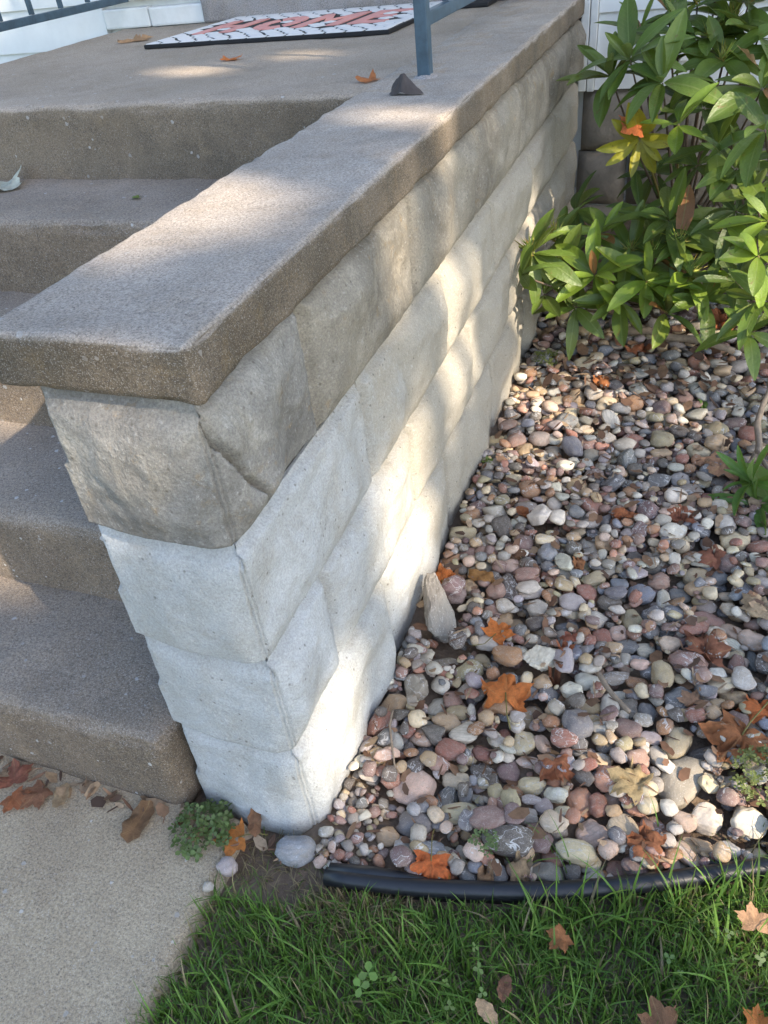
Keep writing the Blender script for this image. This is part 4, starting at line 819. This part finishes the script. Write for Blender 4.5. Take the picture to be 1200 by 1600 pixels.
def tent_leaf():
    x0, y0 = LANDING_LEAVES[3][0] - .012, LANDING_LEAVES[3][1] - .035; V = []; F = []; n = 26; rows = 7
    for r_ in range(rows + 1):
        t_ = r_ / rows
        for k in range(n):
            a = 2 * math.pi * k / n; q = Vector((math.cos(a), math.sin(a), 0)); nz_ = noise.noise(q * 1.6 + Vector((3, 0, t_))); rad = (.003 + .024 * t_ ** .8) * (1 + .6 * nz_ + .35 * math.cos(2 * a + .5) * t_ + .22 * math.cos(5 * a + 1) * t_)
            V.append((x0 + q.x * rad * 1.05, y0 + q.y * rad * .7, ZT + .002 + max(0, .036 * (1 - t_ ** 1.15) + .004 * noise.noise(q * 3 + Vector((0, 0, t_ * 3))) + (.006 * max(0, math.sin(3 * a)) * t_))))
    for r_ in range(rows):
        for k in range(n): F.append((r_ * n + k, (r_ + 1) * n + k, (r_ + 1) * n + (k + 1) % n, r_ * n + (k + 1) % n))
    F.append(tuple(range(n)))
    top(link('curled_leaf', mesh('curled_leaf', V, F), m_dark), 'dark grey curled dead leaf on the coping beside the railing post', 'leaf')
tent_leaf()
leaf_on(-1.225, 1.05, .19, 'pale', 40, .9, 'pale greenish curled leaf on the upper step', lambda a, b: 4 * h + .001 + (0.02 if b > 1.13 else 0), 95, stem=False)
leaf_on(-.768, .989, .03, 'green', 10, .5, 'tiny olive leaf on the upper step', lambda a, b: 4 * h + .001, 96, stem=False)

def litter():
    V = []; F = []; C = []; rs = random.Random(44)
    for _ in range(1500):
        zone_ = rs.random()
        if zone_ < .5: x, y = rs.uniform(.03, .75), rs.uniform(0, 1.6)
        elif zone_ < .85: x, y = rs.uniform(.05, 1.0), rs.uniform(1.45, 2.5)
        else: x, y = rs.uniform(-1.5, -.0), rs.uniform(-.075, -.04)
        if x > 0 and y < edge_y(x) + .02: continue
        z = (hat(x, y) if x > 0 else .002) + .002; n = Vector((rs.gauss(0, .4), rs.gauss(0, .4), 1)).normalized(); u = n.orthogonal().normalized(); a = rs.uniform(0, 6.28); v = n.cross(u); u, v = u * math.cos(a) + v * math.sin(a), v * math.cos(a) - u * math.sin(a)
        L = rs.uniform(.005, .02) * (1.5 if y > 1.45 else 1); w_ = L * rs.choice([.12, .15, .5, .7]); b0 = len(V); p = Vector((x, y, z))
        for (f, g_, hh) in ((-1, -.3, 0), (-.2, -1, .15), (1, -.4, .3), (.8, .5, .2), (0, 1, .0), (-.8, .6, .1)): V.append(tuple(p + u * f * L + v * g_ * w_ + n * hh * L * .4))
        F += [(b0, b0 + 1, b0 + 5), (b0 + 1, b0 + 4, b0 + 5), (b0 + 1, b0 + 2, b0 + 4), (b0 + 2, b0 + 3, b0 + 4)]
        c = rs.choice([(.16, .085, .05), (.24, .14, .08), (.10, .06, .04), (.34, .24, .15)]); C += [c] * 6
    o = link('leaf_litter', big_mesh('leaf_litter', np.array(V), np.array(F), np.array(C), False), m_litter); top(o, 'brown leaf crumbs and straw scattered over the gravel and step foot', 'litter', None, 'stuff')
litter()

# ------------------------------------------------------------------ sticks
def stick(name, pts, r0, r1, label, m=m_twig, n=9, branches=()):
    P = []
    for i in range(len(pts) - 1):
        for t in np.linspace(0, 1, 7)[:-1]: P.append(Vector(pts[i]).lerp(Vector(pts[i + 1]), t))
    P.append(Vector(pts[-1])); P = [p + Vector((noise.noise(p * 14), noise.noise(p * 14 + Vector((9, 0, 0))), noise.noise(p * 14 + Vector((0, 9, 0))))) * r0 * 1.2 for p in P]
    V, F = tube(P, [r0 + (r1 - r0) * i / (len(P) - 1) for i in range(len(P))], n, .35, r0 * 99)
    o = link(name, mesh(name, V, F), m); top(o, label, 'branch')
    for bp in branches:
        V, F = tube([Vector(q) for q in bp], [r1 * 1.1, r1 * .9, r1 * .5][:len(bp)], 6, .3); link('side_twig', mesh('side_twig', V, F), m, o)
    return o
stick('dead_branch', [(.26, 1.80, .045), (.38, 1.765, .055), (.50, 1.74, .05), (.62, 1.70, .045)], .012, .009, 'grey dead branch lying on the gravel under the shrubs', branches=[[(.30, 1.79, .05), (.27, 1.84, .07), (.22, 1.86, .08)]])
stick('upright_stick', [(.672, 1.15, .02), (.678, 1.23, .05), (.688, 1.36, .09), (.70, 1.50, .13)], .009, .006, 'thin grey stick slanting up from the gravel at the right', branches=[[(.675, 1.19, .03), (.70, 1.12, .03), (.73, 1.06, .02)], [(.674, 1.17, .03), (.655, 1.12, .03), (.65, 1.08, .02)]])
stick('twig', [(.055, .235, .02), (.062, .20, .026), (.085, .15, .022), (.10, .12, .018)], .0022, .0016, 'thin dry twig on the gravel near the wall foot', n=6)
stick('twig', [(.40, .40, .036), (.43, .36, .034), (.46, .33, .03)], .005, .004, 'short stubby brown twig in the near gravel', n=7)

# ------------------------------------------------------------------ rhododendron shrubs
def rleaf(fold, droop, wid, seed):
    nl, nw = 10, 4; V = []; F = []
    for i in range(nl + 1):
        t = i / nl; ww = wid * max(.03, (math.sin(math.pi * min(1, t ** 1.12)) ** .68))
        if t > .97: ww = .03
        for j in range(nw + 1):
            s = (j / nw - .5) * 2
            x = t; y = s * ww / 2; z = fold * abs(s) * ww - droop * t * t + .012 * noise.noise(Vector((t * 5, s * 1.5, seed)))
            V.append((x * (1 - .12 * droop * t), y + .02 * math.sin(t * 3 + seed), z))
    for i in range(nl):
        for j in range(nw): a = i * (nw + 1) + j; F.append((a, a + nw + 1, a + nw + 2, a + 1))
    me = mesh('leaf', V, F); me.materials.append(m_leaf); return me
RL = [rleaf(.16, .10, .31, 1), rleaf(.22, .28, .34, 2), rleaf(.10, .45, .31, 3), rleaf(.28, -.06, .28, 4), rleaf(.18, .20, .37, 5), rleaf(.05, .6, .30, 11), rleaf(.34, .15, .26, 12)]
RLW = [rleaf(.10, .15, .50, 6), rleaf(.08, .22, .54, 7)]; RLN = [rleaf(.3, .12, .20, 8), rleaf(.35, .25, .18, 9)]
GREEN = dict(g=(.110, .175, .028), d=(.070, .122, .026), l=(.190, .285, .032), b=(.120, .185, .030), y=(.38, .36, .04), w=(.155, .260, .034), u=(.110, .235, .042))
def bud_mesh(seed):
    rs = random.Random(seed); V = []; F = []; C = []
    for k in range(34):
        d = Vector((rs.gauss(0, .55), rs.gauss(0, .55), 1)).normalized(); L = rs.uniform(.5, 1.0); u = d.orthogonal().normalized(); v = d.cross(u); b0 = len(V); w_ = .045
        base = Vector((rs.uniform(-.12, .12), rs.uniform(-.12, .12), rs.uniform(0, .3)))
        for p in (base + u * w_, base - u * w_, base + v * w_, base + d * L): V.append(p)
        for p in ((0, 2, 3), (2, 1, 3), (1, 0, 3)): F.append(tuple(b0 + q for q in p))
        c = (.42 * rs.uniform(.7, 1.2), .44 * rs.uniform(.7, 1.2), .08)
        C += [c] * 4
    me = big_mesh('bud', np.array([tuple(v) for v in V]), np.array(F), np.array(C), False); me.materials.append(m_plant); return me
BUDS = [bud_mesh(i) for i in range(3)]
SH = {'A': ((.42, 2.42, .10), 'tall_rhododendron', 'tall dark rhododendron growing against the white siding'), 'B': ((.78, 1.95, .05), 'rhododendron', 'rhododendron with big leaves at the right border above the gravel'),
      'C': ((.36, 2.0, .06), 'low_rhododendron', 'low sunlit rhododendron spreading beside the block wall'), 'D': ((.76, 1.06, .0), 'broadleaf_sprout', 'young broadleaf sprout at the right border of the gravel')}
shrub = {}
for k, (b_, nm, lab) in SH.items():
    shrub[k] = empty(nm, b_); top(shrub[k], lab, 'shrub' if k != 'D' else 'plant')
bpy.context.view_layer.update()
leaf_count = {k: 0 for k in SH}
def whorl(k, P, L, n, fl, seed):
    rs = random.Random(seed); root = shrub[k]; base = Vector(SH[k][0]); P = Vector(P)
    out = (P - base); out.z *= .3
    axis = (Vector((0, -.25, 1)) + out.normalized() * .55 + Vector((rs.gauss(0, .22), rs.gauss(0, .22), 0))).normalized()
    if fl == 'y': axis = Vector((.05, -.75, -.25)).normalized()
    if k == 'D': axis = Vector((-.55, -.3, .75)).normalized()
    ctrl = base.lerp(P, .6) - axis * .05 + Vector((0, 0, -.02))
    pts = bez(base + Vector((rs.uniform(-.03, .03), rs.uniform(-.03, .03), -.02)), ctrl, P, 8); V, F = tube([p - base for p in pts], [.006 - .0035 * i / 8 for i in range(9)], 6, .2)
    branch = link('branch', mesh('branch', V, F), m_stem if fl in 'lyuw' else m_bark, root)
    u = axis.orthogonal().normalized(); v = axis.cross(u); a0 = rs.uniform(0, 6.28)
    for i in range(n):
        if leaf_count[k] >= 300: break
        leaf_count[k] += 1
        if fl == 'b' and i == n - 1: continue
        a = a0 + i * 2.399 + rs.uniform(-.2, .2); pol = R(rs.uniform(48, 100)) if fl != 'u' else R(rs.uniform(15, 75))
        if fl == 'y': pol = R(rs.uniform(40, 80))
        if i >= n - 2 and fl in 'gl': pol = R(rs.uniform(18, 40))
        d = (axis * math.cos(pol) + (u * math.cos(a) + v * math.sin(a)) * math.sin(pol)).normalized()
        if k == 'C' and P.x < .14 and d.x < -.35: d.x *= -.4; d.normalize()
        zz = (axis - d * axis.dot(d)).normalized() if abs(axis.dot(d)) < .98 else u
        zz = (zz + Vector((rs.gauss(0, .25), rs.gauss(0, .25), .2))); zz = (zz - d * zz.dot(d)).normalized(); yy = zz.cross(d)
        pool = RLW if fl == 'w' else (RLN if fl == 'u' else RL); me = pool[rs.randrange(len(pool))]
        o = bpy.data.objects.new('leaf', me); col.objects.link(o); o.parent = branch
        M3 = Matrix((d, yy, zz)).transposed().to_4x4(); sc_ = L * rs.uniform(.65, 1.05) * (.75 if pol < R(40) else 1)
        o.matrix_local = Matrix.Translation(P - base + d * .004) @ M3 @ Matrix.Diagonal((sc_, sc_ * rs.uniform(.85, 1.1), sc_, 1))
        c = GREEN[fl]; f = rs.uniform(.75, 1.3); yel = rs.uniform(0, .35) if rs.random() < .25 else 0
        o.color = (c[0] * f + yel * .10, c[1] * f + yel * .06, c[2] * f, 1)
        if rs.random() < .025: o.color = (.30, .13, .045, 1)
    if fl in 'bl' and rs.random() < (1 if fl == 'b' else .35):
        o = bpy.data.objects.new('bud', BUDS[rs.randrange(3)]); col.objects.link(o); o.parent = branch; s_ = rs.uniform(.055, .08)
        o.matrix_local = Matrix.Translation(P - base) @ axis.to_track_quat('Z', 'Y').to_matrix().to_4x4() @ Matrix.Scale(s_, 4)
for i, row in enumerate(WHORLS.split(';')):
    k, x, y, z, L, n, fl = row.split(); whorl(k, (float(x), float(y), float(z)), float(L) * (1.02 if k != 'D' else 1.3), int(n) + (2 if k in 'AC' else 0), fl, 300 + i)
for i in range(27):      # deeper shoots that fill the bushes
    k = 'ABC'[i % 3]; b_ = SH[k][0]
    if k == 'A': P = (rng.uniform(.25, 1.1), rng.uniform(2.2, 2.55), rng.uniform(.35, 1.05))
    elif k == 'B': P = (rng.uniform(.66, 1.15), rng.uniform(1.5, 2.2), rng.uniform(.2, .85))
    else: P = (rng.uniform(.15, .75), rng.uniform(1.9, 2.35), rng.uniform(.16, .32))
    whorl(k, P, rng.uniform(.11, .15), 9, 'dgg'[i % 3], 700 + i)
for (x, y, z, cn, rz, tl, k, lb) in [(.262, 1.90, .60, 'orange', 30, (.9, .3), .11, 'orange maple leaf caught among the yellow leaves of the tall shrub'), (.545, 2.0, .74, 'tan', 120, (.7, -.3), .12, 'brown maple leaf caught high in the tall shrub')]:
    o = leaf_on(x, y, k, cn, rz, .7, lb, lambda a, b: z, 120 + int(rz), stem=False); o.rotation_euler = (tl[0], tl[1], R(rz)); o['group'] = 'maple leaves caught in the shrubs'

# ------------------------------------------------------------------ small weeds
def clump(name, label, x, y, z, r, n, size, tint, hgt, seed, cat='weed'):
    rs = random.Random(seed); V = []; F = []; C = []
    t = empty(name, (x, y, z)); top(t, label, cat)
    for i in range(n):
        a = rs.uniform(0, 6.28); d = r * math.sqrt(rs.random()); c = Vector((d * math.cos(a), d * math.sin(a), hgt * (1 - (d / r) ** 2 * .6) * rs.uniform(.4, 1)))
        nrm = Vector((rs.gauss(0, .5), rs.gauss(0, .5), 1)).normalized(); u = nrm.orthogonal().normalized(); v = nrm.cross(u); a1 = rs.uniform(0, 6.28); s_ = size * rs.uniform(.6, 1.2)
        for lb in range(3):
            al = a1 + lb * 2.094; dd = u * math.cos(al) + v * math.sin(al); sd = nrm.cross(dd); b0 = len(V)
            for (f, g_, hh) in ((0, 0, 0), (.55, .42, .06), (1, .25, .0), (1.05, 0, -.02), (1, -.25, 0), (.55, -.42, .06)): V.append(tuple(c + (dd * f + sd * g_ + nrm * hh) * s_))
            F += [(b0, b0 + 1, b0 + 2), (b0, b0 + 2, b0 + 3), (b0, b0 + 3, b0 + 4), (b0, b0 + 4, b0 + 5)]
            k = rs.uniform(.6, 1.35); C += [(tint[0] * k, tint[1] * k, tint[2] * k)] * 6
    me = big_mesh('foliage', np.array(V), np.array(F), np.array(C), False); o = link('foliage', me, m_plant, t); o['kind'] = 'stuff'
clump('clover_clump', 'low green clover clump at the corner of bottom step and wall', -.172, -.062, 0, .052, 150, .0085, (.06, .14, .02), .035, 5)
clump('moss_patch', 'yellow-green weed patch in sunlight among the white rocks', .675, .262, .02, .055, 200, .006, (.16, .20, .03), .03, 6)
clump('weed_sprig', 'small green weed sprig in front of the charcoal cobble', .276, .030, .02, .022, 34, .006, (.06, .13, .03), .04, 7)
clump('weed_sprig', 'pale green weed growing beside the wall under the low shrub', .09, 1.62, .0, .04, 60, .008, (.14, .18, .03), .05, 8)
clump('lawn_clover', 'round-leaved bright weed in the lawn', .19, -.205, .03, .03, 3, .012, (.16, .36, .03), .045, 9)
clump('lawn_clover', 'leafy weed at the middle of the lawn', .30, -.17, .025, .045, 6, .008, (.08, .20, .025), .04, 10)
clump('lawn_clover', 'clover patch in the lawn near the right border', .62, -.05, .01, .09, 14, .006, (.09, .19, .03), .045, 11)

# ------------------------------------------------------------------ lawn grass
def lawn():
    Vs, Fs, Cs, base = [], [], [], 0
    def blades(n, xr, yr, keep, hl, wd, straw, bend=1.0):
        nonlocal base
        x = rng.uniform(*xr, n); y = rng.uniform(*yr, n); k = keep(x, y); x, y = x[k], y[k]; n = len(x)
        cl = np.array([noise.noise(Vector((a * 9, b * 9, 2))) for a, b in zip(x, y)])
        H = rng.uniform(*hl, n) * (1 + .45 * cl); a = rng.uniform(0, 2 * np.pi, n); lean = np.abs(rng.normal(.35, .3, n)) * bend + .1 * cl
        d = np.stack([np.cos(a), np.sin(a), np.zeros(n)], 1); s = np.stack([-np.sin(a), np.cos(a), np.zeros(n)], 1)
        z0 = base_h(x, y); S = 5; V = np.zeros((n, 2 * S + 1, 3)); wv = rng.uniform(*wd, n)
        for i in range(S + 1):
            t = i / S; ang = lean * t * 1.6
            px = np.sin(ang * .75) * H * t * 1.0; pz = np.cos(ang * .9) * H * t
            c = np.stack([x, y, z0 - .004], 1) + d * px[:, None]; c[:, 2] += pz
            ww = (wv * (1 - t ** 2.2))[:, None] / 2
            if i < S: V[:, 2 * i] = c + s * ww; V[:, 2 * i + 1] = c - s * ww
            else: V[:, 2 * S] = c
        f = []
        for i in range(S - 1): f += [(2 * i, 2 * i + 1, 2 * i + 3), (2 * i, 2 * i + 3, 2 * i + 2)]
        f.append((2 * S - 2, 2 * S - 1, 2 * S)); f = np.array(f)
        F = (f[None] + (np.arange(n) * (2 * S + 1))[:, None, None] + base).reshape(-1, 3)
        g0 = np.array([.070, .150, .024]); g1 = np.array([.115, .200, .036]); st = np.array([.34, .27, .15])
        m = rng.random(n)[:, None]; C = g0 * (1 - m) + g1 * m; C *= rng.uniform(.9, 1.75, n)[:, None]
        isst = (rng.random(n) < straw(x, y))[:, None]; C = np.where(isst, st * rng.uniform(.6, 1.1, n)[:, None], C)
        C = np.repeat(C[:, None], 2 * S + 1, 1)
        Vs.append(V.reshape(-1, 3)); Fs.append(F); Cs.append(C.reshape(-1, 3)); base += n * (2 * S + 1)
    def left(y): return -.132 + .014 * np.sin(y * 23) + .045 * sm(-.15, -.08, y)
    inl = lambda x, y: (y < edge_y(x) - .020 - .03 * sm(.06, .0, x)) & (x > left(y) + rng.exponential(.016, len(x)))
    def straw(x, y):
        e = edge_y(x) - y; return .10 + .65 * np.exp(-((x - .10) / .09) ** 2) * np.exp(-(e / .06) ** 2) + .35 * sm(.05, .0, x - left(y)) * .8
    blades(40000, (-.14, .95), (-.62, .22), inl, (.030, .062), (.0016, .0030), straw)
    blades(2600, (-.10, .95), (-.60, .22), inl, (.06, .105), (.0024, .0046), lambda x, y: .08 + 0 * x, 1.3)
    blades(900, (.35, .95), (-.2, .22), lambda x, y: inl(x, y) & (edge_y(x) - y < .07), (.08, .14), (.003, .005), lambda x, y: .1 + 0 * x, .9)
    blades(60000, (-.12, 2.0), (-1.3, .8), lambda x, y: inl(x, y) & ((y < -.55) | (x > .9)), (.035, .07), (.003, .006), lambda x, y: .06 + 0 * x)
    blades(700, (.04, .20), (-.14, -.06), lambda x, y: y < edge_y(x) - .008, (.03, .06), (.0010, .0018), lambda x, y: .9 + 0 * x, 2.2)
    blades(260, (-.10, .05), (-.13, -.03), lambda x, y: y < -.02, (.02, .05), (.0010, .0018), lambda x, y: .85 + 0 * x, 2.4)
    blades(500, (-1.6, -.2), (-.065, -.042), lambda x, y: rng.random(len(x)) < .5, (.008, .025), (.001, .002), lambda x, y: .9 + 0 * x, 2.4)
    blades(70, (.3, .72), (.02, .25), lambda x, y: (y > edge_y(x) + .01) & (y < edge_y(x) + .09), (.06, .12), (.0018, .003), lambda x, y: .35 + 0 * x, 1.2)
    o = link('grass', big_mesh('grass', np.concatenate(Vs), np.concatenate(Fs), np.concatenate(Cs)), m_grass); top(o, 'green lawn grass growing in front of the edging', 'grass', None, 'stuff')
lawn()

# ------------------------------------------------------------------ unseen maple shading the stoop, crown gaps cut for the sun patches
def maple():
    C0 = Vector((-.35, 1.05, .45)); D = 13.0; cen = C0 + SUN * D
    t = empty('maple_tree', (cen.x + .4, cen.y - .6, 0)); b_ = Vector(t.location); top(t, 'tall unseen maple tree shading the stoop, crown gaps cut for sun patches', 'tree')
    topz = cen.z + 1.5; P = [Vector((0, 0, -.1)), Vector((.02, 0, 1)), Vector((.05, .1, 2.4)), Vector((-.05, .25, 4)), Vector((-.2, .4, topz))]
    V, F = tube(P, [.30, .22, .19, .14, .05], 14, .1); link('trunk', mesh('trunk', V, F), m_bark, t)
    rr = np.random.default_rng(21); cv = np.array(cen)
    for i in range(14):
        e = cen + Vector(rr.normal(0, 1, 3)).normalized() * 2.4 - b_; z0 = rr.uniform(2.6, topz - .6); s0 = Vector((0, .2, z0)); V, F = tube(bez(s0, (s0 + e) / 2 + Vector((0, 0, .4)), e, 7), [.06 - .006 * k for k in range(8)], 7, .1); link('limb', mesh('limb', V, F), m_bark, t)
    n = 30000; d = rr.normal(0, 1, (n, 3)); d /= np.linalg.norm(d, axis=1)[:, None]; rad = rr.random(n) ** .45
    lump = np.array([noise.noise(Vector(q) * 2.2) for q in d]); Q = cv + d * (rad * (2.75 + .45 * lump))[:, None]
    s = np.array(SUN); keep = np.ones(n, bool)
    for (px, py, pz, r) in PATCHES:  # leaves removed along the sun ray so light lands on each patch
        v = Q - np.array([px, py, pz]); perp = v - np.outer(v @ s, s); dist = np.linalg.norm(perp, axis=1)
        keep &= dist > r * rr.uniform(.75, 1.1, n) + .045
    Q = Q[keep]; n = len(Q)
    nr = rr.normal(0, 1, (n, 3)); nr[:, 2] += .8; nr /= np.linalg.norm(nr, axis=1)[:, None]; u = np.cross(nr, rr.normal(0, 1, (n, 3))); u /= np.linalg.norm(u, axis=1)[:, None]; v = np.cross(nr, u); sz = rr.uniform(.045, .075, n)[:, None]
    shape = [(0, -.7), (.75, -.5), (.55, .0), (1.0, .55), (.35, .45), (0, 1.1), (-.35, .45), (-1.0, .55), (-.55, 0), (-.75, -.5)]
    V = np.stack([Q + (u * a + v * b) * sz for a, b in shape], 1).reshape(-1, 3) - np.array(b_)
    f = np.array([(0, i, i + 1) for i in range(1, 9)]); F = (f[None] + (np.arange(n) * 10)[:, None, None]).reshape(-1, 3)
    c = np.array([.06, .12, .025]) * rr.uniform(.6, 1.3, n)[:, None]; aut = rr.random(n) < .15; c[aut] = np.array([.34, .15, .04])
    o = link('crown', big_mesh('crown', V, F, np.repeat(c, 10, 0), False), m_crown, t)
maple()
bpy.context.view_layer.update()
